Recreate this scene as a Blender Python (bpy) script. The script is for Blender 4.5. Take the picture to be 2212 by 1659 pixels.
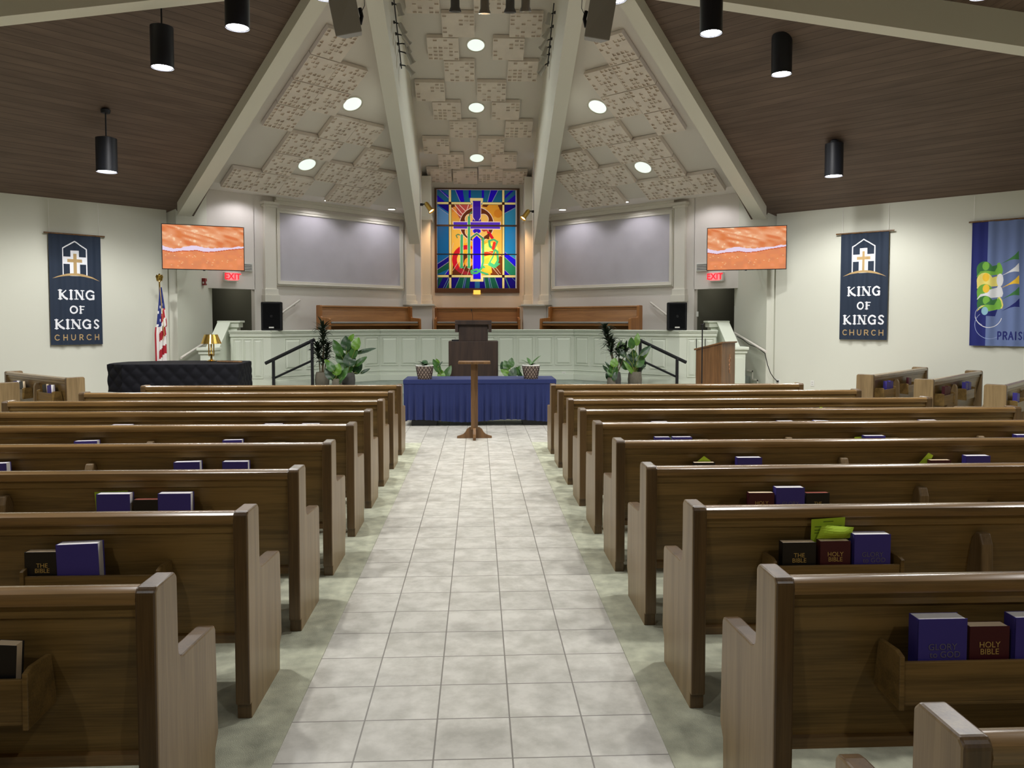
import bpy, math, random
import numpy as np
from mathutils import Vector, Matrix
random.seed(7)
for o in list(bpy.data.objects): bpy.data.objects.remove(o)
sc = bpy.context.scene
COL = sc.collection
# ------------------------------------------------------------ camera
FP, CX, CY = 1665.0, 1106.0, 769.6
TH, PI_ = math.radians(2.51), math.radians(2.6)
CAM = Vector((.023, 0, 1.68))
FWD = Vector((math.sin(TH)*math.cos(PI_), math.cos(TH)*math.cos(PI_), -math.sin(PI_)))
RGT = Vector((math.cos(TH), -math.sin(TH), 0))
UPV = RGT.cross(FWD)
cd = bpy.data.cameras.new('camera'); cam = bpy.data.objects.new('camera', cd); COL.objects.link(cam)
cd.sensor_width = 36; cd.lens = FP/2212*36; cd.shift_y = (CY-829.5)/2212; cd.clip_end = 200; cd.clip_start = .02
cam.location = CAM
cam.rotation_euler = (math.pi/2-PI_, 0, -TH)
sc.camera = cam
# ------------------------------------------------------------ world, exposure
w = bpy.data.worlds.new('world'); sc.world = w; w.use_nodes = True
w.node_tree.nodes['Background'].inputs[0].default_value = (.75, .85, 1, 1)
w.node_tree.nodes['Background'].inputs[1].default_value = .3
sc.view_settings.view_transform = 'Standard'; sc.view_settings.look = 'None'
sc.view_settings.gamma = 1; sc.view_settings.use_curve_mapping = False
sc.view_settings.exposure = 0.56
sc.cycles.use_denoising = True; sc.cycles.use_adaptive_sampling = True; sc.cycles.adaptive_threshold = .02
sc.cycles.max_bounces = 8; sc.cycles.diffuse_bounces = 5; sc.cycles.glossy_bounces = 3
sc.cycles.transmission_bounces = 4; sc.cycles.caustics_reflective = False; sc.cycles.caustics_refractive = False
sc.cycles.sample_clamp_indirect = 6
LAMP_W, SOFFIT_W, CAN_W = 240, 24, 80

def ray(x, y): return FWD + RGT*((x-CX)/FP) - UPV*((y-CY)/FP)
def on_plane(x, y, n, c):
    v = ray(x, y); n = Vector(n); return CAM + v*((c-n.dot(CAM))/n.dot(v))
def at_y(x, y, Y): v = ray(x, y); return CAM + v*(Y/v.y)
def at_z(x, y, z): v = ray(x, y); return CAM + v*((z-CAM.z)/v.z)
def XX(x, Y): return CAM.x+math.tan(math.atan((x-CX)/FP)+TH)*Y           # world X seen in column x at depth Y
def ZZ(y, Y): return 1.68 - (y-694)/1665.*Y

# ------------------------------------------------------------ helpers
def srgb(r, g, b, a=1):
    f = lambda c: (c/255/12.92) if c/255 <= .04045 else ((c/255+.055)/1.055)**2.4
    return (f(r), f(g), f(b), a)

class MB:
    def __init__(s): s.v = []; s.f = []; s.c = []
    def add(s, vs, fs, M=None):
        b = len(s.v)
        s.v += [tuple(M @ Vector(p)) if M else tuple(p) for p in vs]
        s.f += [tuple(b+i for i in f) for f in fs]
        return s
    def box(s, x0, x1, y0, y1, z0, z1, M=None):
        if x0 > x1: x0, x1 = x1, x0
        if y0 > y1: y0, y1 = y1, y0
        if z0 > z1: z0, z1 = z1, z0
        return s.add([(x0,y0,z0),(x1,y0,z0),(x1,y1,z0),(x0,y1,z0),(x0,y0,z1),(x1,y0,z1),(x1,y1,z1),(x0,y1,z1)],
              [(0,3,2,1),(4,5,6,7),(0,1,5,4),(1,2,6,5),(2,3,7,6),(3,0,4,7)], M)
    def prism(s, poly, axis, a, b, M=None):
        # poly: 2D points in the two other axes (in order x,y,z without axis), extruded a..b along axis
        n = len(poly); vs = []
        for t in (a, b):
            for p in poly:
                q = list(p); q.insert('xyz'.index(axis), t); vs.append(tuple(q))
        fs = [tuple(range(n-1, -1, -1)), tuple(range(n, 2*n))] + [(i, (i+1) % n, n+(i+1) % n, n+i) for i in range(n)]
        return s.add(vs, fs, M)
    def hexa(s, lo, hi, M=None):   # two quads (4 points each) joined
        return s.add(list(lo)+list(hi), [(0,3,2,1),(4,5,6,7),(0,1,5,4),(1,2,6,5),(2,3,7,6),(3,0,4,7)], M)
    def tube(s, pts, r, n=8, cap=True, M=None):
        pts = [Vector(p) for p in pts]; rs = r if isinstance(r, (list, tuple)) else [r]*len(pts)
        vs = []; prev = None
        for i, p in enumerate(pts):
            t = (pts[min(i+1, len(pts)-1)] - pts[max(i-1, 0)]).normalized()
            a = prev if prev is not None else (Vector((0,0,1)) if abs(t.z) < .9 else Vector((1,0,0)))
            u = (a - t*a.dot(t)); u = u.normalized() if u.length > 1e-6 else t.orthogonal().normalized()
            prev = u; w_ = t.cross(u)
            for k in range(n):
                an = 2*math.pi*k/n; vs.append(tuple(p + (u*math.cos(an)+w_*math.sin(an))*rs[i]))
        fs = []
        for i in range(len(pts)-1):
            for k in range(n):
                fs.append((i*n+k, i*n+(k+1) % n, (i+1)*n+(k+1) % n, (i+1)*n+k))
        if cap: fs += [tuple(range(n-1, -1, -1)), tuple(range((len(pts)-1)*n, len(pts)*n))]
        return s.add(vs, fs, M)
    def lathe(s, prof, n=24, M=None, cap=True):
        vs = []
        for r, z in prof:
            for k in range(n):
                a = 2*math.pi*k/n; vs.append((r*math.cos(a), r*math.sin(a), z))
        fs = []
        for i in range(len(prof)-1):
            for k in range(n):
                fs.append((i*n+k, i*n+(k+1) % n, (i+1)*n+(k+1) % n, (i+1)*n+k))
        if cap: fs += [tuple(range(n-1, -1, -1)), tuple(range((len(prof)-1)*n, len(prof)*n))]
        return s.add(vs, fs, M)
    def sheet(s, rows, M=None):   # grid of points
        nr, nc = len(rows), len(rows[0])
        return s.add([p for r in rows for p in r], [(i*nc+j, i*nc+j+1, (i+1)*nc+j+1, (i+1)*nc+j) for i in range(nr-1) for j in range(nc-1)], M)
    def build(s, name, mat, parent=None, loc=None, rot=0, bevel=0, seg=2, smooth=False, fix=True):
        me = bpy.data.meshes.new(name); me.from_pydata(s.v, [], s.f)
        if fix:
            import bmesh
            bm = bmesh.new(); bm.from_mesh(me); bmesh.ops.recalc_face_normals(bm, faces=bm.faces); bm.to_mesh(me); bm.free()
        me.update()
        if mat: me.materials.append(mat)
        if smooth:
            me.polygons.foreach_set('use_smooth', [True]*len(me.polygons))
            try: me.set_sharp_from_angle(angle=math.radians(40))
            except Exception: pass
        o = bpy.data.objects.new(name, me); COL.objects.link(o)
        if parent: o.parent = parent
        if loc is not None: o.location = loc
        if rot: o.rotation_euler = (0, 0, rot)
        if bevel:
            m = o.modifiers.new('bevel', 'BEVEL'); m.width = bevel; m.segments = seg; m.limit_method = 'ANGLE'; m.harden_normals = False
        return o

def tag(o, label=None, cat=None, group=None, kind=None):
    if label: o['label'] = label
    if cat: o['category'] = cat
    if group: o['group'] = group
    if kind: o['kind'] = kind
    return o
def thing(name, loc, label, cat, group=None, rot=0):
    o = bpy.data.objects.new(name, None); COL.objects.link(o); o.location = loc; o.rotation_euler = (0, 0, rot)
    o.empty_display_size = .1
    return tag(o, label, cat, group)
def dup(root, loc, rot=None, label=None, group=None, parent=None):
    r = root.copy(); COL.objects.link(r)
    if loc is not None: r.location = loc
    if rot is not None: r.rotation_euler = (0, 0, rot)
    if label: r['label'] = label
    if group: r['group'] = group
    if parent: r.parent = parent
    for ch in list(root.children): dup(ch, None, None, None, None, r)
    return r
def kids(root): return list(root.children)

# ------------------------------------------------------------ materials
def mat(name, col, rough=.5, metal=0, spec=.5, bump=0, bscale=80, noise=0, nscale=6, emit=None, estr=0, coat=0, stretch=None, col2=None, coords='Object', sheen=0):
    m = bpy.data.materials.new(name); m.use_nodes = True; nt = m.node_tree; b = nt.nodes['Principled BSDF']
    b.inputs['Base Color'].default_value = srgb(*col); b.inputs['Roughness'].default_value = rough
    b.inputs['Metallic'].default_value = metal; b.inputs['Specular IOR Level'].default_value = spec
    b.inputs['Coat Weight'].default_value = coat
    if sheen: b.inputs['Sheen Weight'].default_value = sheen
    if emit: b.inputs['Emission Color'].default_value = srgb(*emit); b.inputs['Emission Strength'].default_value = estr
    tc = nt.nodes.new('ShaderNodeTexCoord'); mp = nt.nodes.new('ShaderNodeMapping'); nt.links.new(tc.outputs[coords], mp.inputs[0])
    if stretch: mp.inputs['Scale'].default_value = stretch
    if noise or col2:
        n = nt.nodes.new('ShaderNodeTexNoise'); n.inputs['Scale'].default_value = nscale; n.inputs['Detail'].default_value = 5
        nt.links.new(mp.outputs[0], n.inputs['Vector'])
        r = nt.nodes.new('ShaderNodeMapRange'); r.inputs[1].default_value = .3; r.inputs[2].default_value = .7
        nt.links.new(n.outputs[0], r.inputs[0])
        mx = nt.nodes.new('ShaderNodeMix'); mx.data_type = 'RGBA'
        mx.inputs[6].default_value = srgb(*col)
        c2 = col2 or tuple(c*(1-noise) for c in col)
        mx.inputs[7].default_value = srgb(*c2)
        nt.links.new(r.outputs[0], mx.inputs[0]); nt.links.new(mx.outputs[2], b.inputs['Base Color'])
    if bump:
        n2 = nt.nodes.new('ShaderNodeTexNoise'); n2.inputs['Scale'].default_value = bscale; n2.inputs['Detail'].default_value = 3
        nt.links.new(mp.outputs[0], n2.inputs['Vector'])
        bp = nt.nodes.new('ShaderNodeBump'); bp.inputs['Strength'].default_value = bump; bp.inputs['Distance'].default_value = .01
        nt.links.new(n2.outputs[0], bp.inputs['Height']); nt.links.new(bp.outputs[0], b.inputs['Normal'])
    return m
def wood(name, c1, c2, axis, rough=.38, rings=7, coat=.15):
    m = bpy.data.materials.new(name); m.use_nodes = True; nt = m.node_tree; b = nt.nodes['Principled BSDF']
    L = nt.links.new
    tc = nt.nodes.new('ShaderNodeTexCoord'); oi = nt.nodes.new('ShaderNodeObjectInfo')
    ad = nt.nodes.new('ShaderNodeVectorMath'); ad.operation = 'MULTIPLY_ADD'
    L(oi.outputs['Random'], ad.inputs[0]); ad.inputs[1].default_value = (37, 53, 29); L(tc.outputs['Object'], ad.inputs[2])
    mp = nt.nodes.new('ShaderNodeMapping'); L(ad.outputs[0], mp.inputs[0])
    s = [14, 14, 14]; s['xyz'.index(axis)] = .9; mp.inputs['Scale'].default_value = s
    n = nt.nodes.new('ShaderNodeTexNoise'); n.inputs['Scale'].default_value = 1; n.inputs['Detail'].default_value = 4; n.inputs['Distortion'].default_value = .6; L(mp.outputs[0], n.inputs['Vector'])
    mp2 = nt.nodes.new('ShaderNodeMapping'); L(ad.outputs[0], mp2.inputs[0])
    s2 = [160, 160, 160]; s2['xyz'.index(axis)] = 5; mp2.inputs['Scale'].default_value = s2
    n2 = nt.nodes.new('ShaderNodeTexNoise'); n2.inputs['Scale'].default_value = 1; n2.inputs['Detail'].default_value = 3; L(mp2.outputs[0], n2.inputs['Vector'])
    mu = nt.nodes.new('ShaderNodeMath'); mu.operation = 'MULTIPLY_ADD'; L(n.outputs[0], mu.inputs[0]); mu.inputs[1].default_value = .65
    m3 = nt.nodes.new('ShaderNodeMath'); m3.operation = 'MULTIPLY'; L(n2.outputs[0], m3.inputs[0]); m3.inputs[1].default_value = .35; L(m3.outputs[0], mu.inputs[2])
    cr = nt.nodes.new('ShaderNodeValToRGB'); cr.color_ramp.elements[0].position = .38; cr.color_ramp.elements[0].color = srgb(*c2)
    cr.color_ramp.elements[1].position = .62; cr.color_ramp.elements[1].color = srgb(*c1); L(mu.outputs[0], cr.inputs[0])
    L(cr.outputs[0], b.inputs['Base Color']); b.inputs['Roughness'].default_value = rough; b.inputs['Coat Weight'].default_value = coat; b.inputs['Coat Roughness'].default_value = .25
    bp = nt.nodes.new('ShaderNodeBump'); bp.inputs['Strength'].default_value = .08; bp.inputs['Distance'].default_value = .002; L(n2.outputs[0], bp.inputs['Height']); L(bp.outputs[0], b.inputs['Normal'])
    return m
def attr_mat(name, kind='diffuse', strength=1, rough=.8):
    m = bpy.data.materials.new(name); m.use_nodes = True; nt = m.node_tree
    a = nt.nodes.new('ShaderNodeVertexColor'); a.layer_name = 'Col'
    b = nt.nodes['Principled BSDF']; out = nt.nodes['Material Output']
    if kind == 'emit':
        e = nt.nodes.new('ShaderNodeEmission'); e.inputs[1].default_value = strength; nt.links.new(a.outputs[0], e.inputs[0])
        g = nt.nodes.new('ShaderNodeBsdfGlossy'); g.inputs['Roughness'].default_value = .3; g.inputs['Color'].default_value = (.03, .03, .03, 1)
        s = nt.nodes.new('ShaderNodeAddShader'); nt.links.new(e.outputs[0], s.inputs[0]); nt.links.new(g.outputs[0], s.inputs[1]); nt.links.new(s.outputs[0], out.inputs[0])
    elif kind == 'glass':
        t = nt.nodes.new('ShaderNodeBsdfTranslucent'); nt.links.new(a.outputs[0], t.inputs[0])
        d = nt.nodes.new('ShaderNodeBsdfDiffuse'); nt.links.new(a.outputs[0], d.inputs[0])
        mx = nt.nodes.new('ShaderNodeMixShader'); mx.inputs[0].default_value = .25; nt.links.new(t.outputs[0], mx.inputs[1]); nt.links.new(d.outputs[0], mx.inputs[2])
        g = nt.nodes.new('ShaderNodeBsdfGlossy'); g.inputs['Roughness'].default_value = .2
        m2 = nt.nodes.new('ShaderNodeMixShader'); m2.inputs[0].default_value = .03; nt.links.new(mx.outputs[0], m2.inputs[1]); nt.links.new(g.outputs[0], m2.inputs[2]); nt.links.new(m2.outputs[0], out.inputs[0])
    else:
        nt.links.new(a.outputs[0], b.inputs['Base Color']); b.inputs['Roughness'].default_value = rough
    return m

PAINT = (212, 213, 200)
M = {}
M['wall'] = mat('wall_paint', PAINT, .75, bump=.05, bscale=120)
M['chancel'] = mat('wall_paint_warm_lit', (230, 224, 218), .75, bump=.05, bscale=120)  # same paint as the walls, warm lamp tint mixed into its colour
M['trim'] = mat('trim_paint', (226, 222, 211), .45)
M['platform'] = mat('wall_paint_platform_lit', (214, 220, 205), .4)  # wall paint again, its different lighting put into the colour
M['ceil'] = mat('ceiling_paint', (222, 216, 208), .85, bump=.05, bscale=60)
M['beam'] = mat('beam_paint', (222, 219, 207), .7)
M['acoustic'] = mat('acoustic_foam', (238, 227, 216), .9, noise=.06, nscale=3)
M['woodceil'] = None
M['carpet'] = mat('sage_carpet', (206, 208, 184), .95, noise=.2, nscale=9, bump=.5, bscale=300, spec=.1)
M['carpetg'] = mat('platform_carpet', (150, 158, 148), .95, noise=.15, nscale=9, bump=.3, bscale=300, spec=.1)
M['oak_x'] = wood('pew_oak_lengthwise', (140, 112, 64), (100, 79, 42), 'x')
M['oak_z'] = wood('pew_oak_upright', (144, 121, 86), (115, 94, 64), 'z', .42)
M['oak_rail'] = wood('pew_oak_rail', (142, 110, 66), (104, 80, 46), 'x', .24, coat=.5)
M['oak_edge'] = wood('pew_oak_edge', (102, 78, 46), (75, 55, 30), 'z', .34, coat=.2)
M['bench_x'] = wood('bench_oak_lengthwise', (168, 116, 64), (138, 92, 48), 'x')
M['bench_z'] = wood('bench_oak_upright', (176, 118, 60), (146, 92, 44), 'z')
M['dark_z'] = wood('dark_walnut', (62, 46, 36), (42, 30, 24), 'z', .5)
M['lect_z'] = wood('lectern_oak', (122, 86, 50), (90, 62, 34), 'z')
M['stand_z'] = wood('stand_oak', (126, 92, 54), (84, 58, 32), 'z')
M['black'] = mat('black_metal', (18, 19, 24), .4)
M['blackp'] = mat('black_plastic', (7, 8, 12), .6, spec=.3, bump=.2, bscale=400)
M['grille'] = mat('speaker_grille', (4, 5, 8), .9, spec=.2, bump=.6, bscale=900)
M['lampbody'] = mat('lamp_black', (24, 26, 34), .45)
M['reflector'] = mat('lamp_reflector', (230, 230, 230), .25, metal=1)
M['glow'] = mat('lamp_glow', (255, 255, 255), .5, emit=(245, 246, 255), estr=30)
M['canglow'] = mat('can_glow', (255, 255, 255), .5, emit=(214, 232, 222), estr=.66)
M['soffglow'] = mat('soffit_glow', (255, 255, 255), .5, emit=(255, 250, 250), estr=8)
M['warmglow'] = mat('warm_glow', (255, 230, 200), .5, emit=(255, 214, 160), estr=12)
M['chrome'] = mat('chrome', (190, 188, 182), .3, metal=.7)
M['brass'] = mat('brass', (214, 178, 92), .2, metal=1)
M['fabric'] = mat('grey_fabric', (200, 197, 206), .95, noise=.04, nscale=2, bump=.15, bscale=250)
M['frame'] = mat('brown_frame', (92, 62, 42), .5)
M['quilt'] = mat('quilted_navy', (10, 11, 20), .75, spec=.25)
M['blue'] = mat('royal_blue_cloth', (24, 38, 92), .85, sheen=.1)
M['pages'] = mat('white_pages', (252, 250, 248), .8)
M['cream'] = mat('cream_pages', (244, 222, 186), .8)
M['redpg'] = mat('red_pages', (160, 84, 66), .7)
M['purple'] = mat('purple_cover', (64, 56, 146), .5)
M['bk'] = mat('black_cover', (20, 20, 22), .45)
M['maroon'] = mat('maroon_cover', (74, 22, 32), .5)
M['gold'] = mat('gold_foil', (200, 168, 96), .4)
M['gold2'] = mat('dull_foil', (108, 104, 130), .4)
M['lime'] = mat('lime_paper', (176, 208, 46), .8)
M['leaf'] = mat('broad_leaf', (58, 104, 34), .38, noise=.3, nscale=9)
M['leafd'] = mat('dark_broad_leaf', (36, 72, 34), .38, noise=.3, nscale=9)
M['leafl'] = mat('bright_broad_leaf', (96, 142, 36), .38, noise=.2, nscale=9)
M['frond'] = mat('narrow_leaf', (40, 54, 36), .5)
M['stem'] = mat('stem_green', (118, 130, 62), .6)
M['cane'] = mat('cane_brown', (96, 84, 60), .8)
M['pot'] = mat('grey_pot', (112, 106, 92), .85, noise=.15, nscale=12)
M['potd'] = mat('dark_pot', (84, 82, 78), .85, noise=.15, nscale=12)
M['soil'] = mat('soil', (46, 36, 28), .95)
M['red'] = mat('alarm_red', (130, 26, 30), .4)
M['white'] = mat('white_plastic', (222, 222, 216), .5)
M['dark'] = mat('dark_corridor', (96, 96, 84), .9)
M['exitred'] = mat('exit_face', (255, 150, 140), .5, emit=(255, 70, 78), estr=1.6)
M['exitlet'] = mat('exit_letters', (255, 40, 50), .5, emit=(240, 22, 40), estr=1.0)
M['cushion'] = mat('grey_cushion', (150, 146, 142), .9)
M['cable'] = mat('black_cable', (16, 16, 16), .6)
M['hrail'] = mat('white_handrail', (222, 216, 208), .4)
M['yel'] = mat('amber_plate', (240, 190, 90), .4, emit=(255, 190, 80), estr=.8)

# wood plank ceiling: planks run along `ang` in plan, tone differs per plank
def plank_mat(name, ang):
    m = bpy.data.materials.new(name); m.use_nodes = True; nt = m.node_tree; b = nt.nodes['Principled BSDF']; L = nt.links.new
    g = nt.nodes.new('ShaderNodeNewGeometry'); mp = nt.nodes.new('ShaderNodeMapping'); mp.inputs['Rotation'].default_value = (0, 0, -ang); L(g.outputs['Position'], mp.inputs[0])
    sx = nt.nodes.new('ShaderNodeSeparateXYZ'); L(mp.outputs[0], sx.inputs[0])
    d = nt.nodes.new('ShaderNodeMath'); d.operation = 'DIVIDE'; L(sx.outputs[1], d.inputs[0]); d.inputs[1].default_value = .105
    fr = nt.nodes.new('ShaderNodeMath'); fr.operation = 'FRACT'; L(d.outputs[0], fr.inputs[0])
    fl = nt.nodes.new('ShaderNodeMath'); fl.operation = 'FLOOR'; L(d.outputs[0], fl.inputs[0])
    wn = nt.nodes.new('ShaderNodeTexWhiteNoise'); wn.noise_dimensions = '1D'; L(fl.outputs[0], wn.inputs['W'])
    seam = nt.nodes.new('ShaderNodeMath'); seam.operation = 'LESS_THAN'; L(fr.outputs[0], seam.inputs[0]); seam.inputs[1].default_value = .06
    n = nt.nodes.new('ShaderNodeTexNoise'); mp2 = nt.nodes.new('ShaderNodeMapping'); mp2.inputs['Scale'].default_value = (.8, 9, 1); L(mp.outputs[0], mp2.inputs[0]); L(mp2.outputs[0], n.inputs['Vector']); n.inputs['Scale'].default_value = 1.5; n.inputs['Detail'].default_value = 5
    ad = nt.nodes.new('ShaderNodeMath'); ad.operation = 'MULTIPLY_ADD'; L(wn.outputs[0], ad.inputs[0]); ad.inputs[1].default_value = .2; L(n.outputs[0], ad.inputs[2])
    cr = nt.nodes.new('ShaderNodeValToRGB'); cr.color_ramp.elements[0].position = .3; cr.color_ramp.elements[0].color = srgb(86, 70, 60); cr.color_ramp.elements[1].position = 1.1 if False else 1.0; cr.color_ramp.elements[1].color = srgb(118, 98, 86); L(ad.outputs[0], cr.inputs[0])
    mx = nt.nodes.new('ShaderNodeMix'); mx.data_type = 'RGBA'; L(seam.outputs[0], mx.inputs[0]); L(cr.outputs[0], mx.inputs[6]); mx.inputs[7].default_value = srgb(62, 50, 43)
    L(mx.outputs[2], b.inputs['Base Color']); b.inputs['Roughness'].default_value = .6
    return m
# porcelain floor tile
def tile_mat():
    m = bpy.data.materials.new('floor_tile'); m.use_nodes = True; nt = m.node_tree; b = nt.nodes['Principled BSDF']; L = nt.links.new
    g = nt.nodes.new('ShaderNodeNewGeometry'); mp = nt.nodes.new('ShaderNodeMapping'); L(g.outputs['Position'], mp.inputs[0])
    mp.inputs['Location'].default_value = (.5, .52, 0)
    mp.inputs['Scale'].default_value = (1/.305, 1/.305, 1)
    sx = nt.nodes.new('ShaderNodeSeparateXYZ'); L(mp.outputs[0], sx.inputs[0])
    lines = []
    for k in (0, 1):
        fr = nt.nodes.new('ShaderNodeMath'); fr.operation = 'FRACT'; L(sx.outputs[k], fr.inputs[0])
        c = nt.nodes.new('ShaderNodeMath'); c.operation = 'COMPARE'; L(fr.outputs[0], c.inputs[0]); c.inputs[1].default_value = .5; c.inputs[2].default_value = .5-.0105
        iv = nt.nodes.new('ShaderNodeMath'); iv.operation = 'SUBTRACT'; iv.inputs[0].default_value = 1; L(c.outputs[0], iv.inputs[1]); lines.append(iv)
    mxm = nt.nodes.new('ShaderNodeMath'); mxm.operation = 'MAXIMUM'; L(lines[0].outputs[0], mxm.inputs[0]); L(lines[1].outputs[0], mxm.inputs[1])
    fl = nt.nodes.new('ShaderNodeVectorMath'); fl.operation = 'FLOOR'; L(mp.outputs[0], fl.inputs[0])
    wn = nt.nodes.new('ShaderNodeTexWhiteNoise'); wn.noise_dimensions = '2D'; L(fl.outputs[0], wn.inputs['Vector'])
    sc2 = nt.nodes.new('ShaderNodeVectorMath'); sc2.operation = 'MULTIPLY_ADD'; L(wn.outputs['Color'], sc2.inputs[0]); sc2.inputs[1].default_value = (20, 20, 20); L(g.outputs['Position'], sc2.inputs[2])
    n = nt.nodes.new('ShaderNodeTexNoise'); n.inputs['Scale'].default_value = 7; n.inputs['Detail'].default_value = 8; n.inputs['Roughness'].default_value = .62; L(sc2.outputs[0], n.inputs['Vector'])
    cr = nt.nodes.new('ShaderNodeValToRGB'); cr.color_ramp.elements[0].position = .36; cr.color_ramp.elements[0].color = srgb(172, 169, 158); cr.color_ramp.elements[1].position = .62; cr.color_ramp.elements[1].color = srgb(200, 197, 187); L(n.outputs[0], cr.inputs[0])
    mx = nt.nodes.new('ShaderNodeMix'); mx.data_type = 'RGBA'; L(mxm.outputs[0], mx.inputs[0]); L(cr.outputs[0], mx.inputs[6]); mx.inputs[7].default_value = srgb(116, 111, 102)
    L(mx.outputs[2], b.inputs['Base Color']); b.inputs['Roughness'].default_value = .42; b.inputs['Specular IOR Level'].default_value = .45
    bp = nt.nodes.new('ShaderNodeBump'); bp.inputs['Strength'].default_value = .3; bp.inputs['Distance'].default_value = .003; bp.invert = True; L(mxm.outputs[0], bp.inputs['Height']); L(bp.outputs[0], b.inputs['Normal'])
    return m

# ------------------------------------------------------------ raster art (stained glass, banners, screen)
class Art:
    def __init__(s, w, h, bg, res=1.0):   # units w x h, v downwards
        s.w, s.h, s.res = w, h, res
        s.nx, s.ny = int(round(w*res)), int(round(h*res))
        s.a = np.zeros((s.ny, s.nx, 3)); s.a[:] = srgb(*bg)[:3]
        ys, xs = np.mgrid[0:s.ny, 0:s.nx]; s.x = (xs+.5)/res; s.y = (ys+.5)/res
        s.ox = s.oy = 0
    def put(s, m, col): s.a[m] = srgb(*col)[:3]
    def pmask(s, pts):
        x, y = s.x+s.ox, s.y+s.oy; m = np.zeros(x.shape, bool); n = len(pts)
        for i in range(n):
            (x0, y0), (x1, y1) = pts[i], pts[(i+1) % n]
            if y0 == y1: continue
            c = ((y0 <= y) & (y < y1)) | ((y1 <= y) & (y < y0))
            m ^= c & (x < (x1-x0)*(y-y0)/(y1-y0)+x0)
        return m
    def poly(s, pts, col): s.put(s.pmask(pts), col); return s
    def rect(s, x0, y0, x1, y1, col): return s.poly([(x0,y0),(x1,y0),(x1,y1),(x0,y1)], col)
    def disc(s, cx, cy, r, col, ry=None, r0=0):
        d = ((s.x+s.ox-cx)/r)**2+((s.y+s.oy-cy)/(ry or r))**2
        s.put((d <= 1) & (d >= (r0/r)**2), col); return s
    def line(s, pts, wd, col, closed=False):
        x, y = s.x+s.ox, s.y+s.oy
        if closed: pts = list(pts)+[pts[0]]
        m = np.zeros(x.shape, bool)
        for (x0, y0), (x1, y1) in zip(pts[:-1], pts[1:]):
            dx, dy = x1-x0, y1-y0; L2 = dx*dx+dy*dy or 1e-9
            t = np.clip(((x-x0)*dx+(y-y0)*dy)/L2, 0, 1)
            m |= (x-x0-t*dx)**2+(y-y0-t*dy)**2 <= (wd/2)**2
        s.put(m, col); return s
    def mesh(s, name, W, H, material, parent, wave=None, off=0):
        # vertical runs of equal colour become one quad; local x 0..W, z 0..-H
        vs, fs, cs = [], [], []
        q = s.a
        yw = [wave(i/s.nx) if wave else 0 for i in range(s.nx+1)]
        for i in range(s.nx):
            col = q[:, i]; ch = np.nonzero(np.any(col[1:] != col[:-1], axis=1))[0]+1
            st = [0]+list(ch); en = list(ch)+[s.ny]
            x0, x1 = W*i/s.nx, W*(i+1)/s.nx
            for a, b in zip(st, en):
                k = len(vs); z0, z1 = -H*a/s.ny, -H*b/s.ny
                vs += [(x0, off+yw[i], z1), (x1, off+yw[i+1], z1), (x1, off+yw[i+1], z0), (x0, off+yw[i], z0)]
                fs.append((k, k+1, k+2, k+3)); cs.append(col[a])
        me = bpy.data.meshes.new(name); me.from_pydata(vs, [], fs)
        ca = me.color_attributes.new('Col', 'FLOAT_COLOR', 'CORNER')
        arr = np.ones((len(fs)*4, 4)); arr[:, :3] = np.repeat(np.array(cs), 4, axis=0); ca.data.foreach_set('color', arr.ravel())
        me.materials.append(material); o = bpy.data.objects.new(name, me); COL.objects.link(o)
        if parent: o.parent = parent
        return o
def arc(cx, cy, r, a0, a1, n=16, ry=None):
    return [(cx+r*math.cos(math.radians(a0+(a1-a0)*i/n)), cy+(ry or r)*math.sin(math.radians(a0+(a1-a0)*i/n))) for i in range(n+1)]
# stroke letters in a 0..1 (w) x 0..1 (down) cell: list of (points, width factor)
GL = {
 'K': (.95, [([(.14,0),(.14,1)],1),([(.86,.02),(.2,.52)],.5),([(.3,.44),(.62,.8),(.98,.99)],1)]),
 'I': (.36, [([(.5,0),(.5,1)],1)]),
 'N': (1.0, [([(.12,0),(.12,1)],.5),([(.12,.02),(.86,.98)],1),([(.88,0),(.88,1)],.5)]),
 'G': (1.0, [([(.88,.18),(.7,.05),(.5,0),(.25,.1),(.08,.32),(.06,.6),(.2,.87),(.45,1),(.7,.97),(.86,.88)],.85),([(.86,.55),(.86,.95)],1),([(.62,.55),(.95,.55)],.5)]),
 'O': (1.0, [(arc(.5,.5,.44,0,360,22,.5),.85)]),
 'F': (.72, [([(.2,0),(.2,1)],1),([(.2,.02),(.9,.02)],.6),([(.2,.46),(.75,.46)],.6)]),
 'S': (.72, [([(.84,.14),(.6,.01),(.35,.03),(.16,.18),(.25,.4),(.6,.56),(.84,.76),(.7,.95),(.42,1),(.12,.88)],.8)]),
 'C': (.85, [([(.9,.14),(.65,.02),(.4,.02),(.15,.2),(.05,.5),(.15,.8),(.4,.98),(.65,.98),(.9,.86)],1)]),
 'H': (.85, [([(.1,0),(.1,1)],1),([(.9,0),(.9,1)],1),([(.1,.5),(.9,.5)],1)]),
 'U': (.85, [([(.1,0),(.1,.65),(.25,.93),(.5,1),(.75,.93),(.9,.65),(.9,0)],1)]),
 'R': (.8, [([(.12,1),(.12,0),(.6,0),(.85,.12),(.85,.38),(.6,.52),(.12,.52)],1),([(.5,.52),(.9,1)],1)]),
 'P': (.75, [([(.14,1),(.14,0),(.6,0),(.86,.14),(.86,.4),(.6,.55),(.14,.55)],1)]),
 'A': (.85, [([(.02,1),(.5,0),(.98,1)],1),([(.2,.66),(.8,.66)],1)]),
 'E': (.7, [([(.9,0),(.14,0),(.14,1),(.9,1)],1),([(.14,.48),(.8,.48)],1)]),
}
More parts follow.
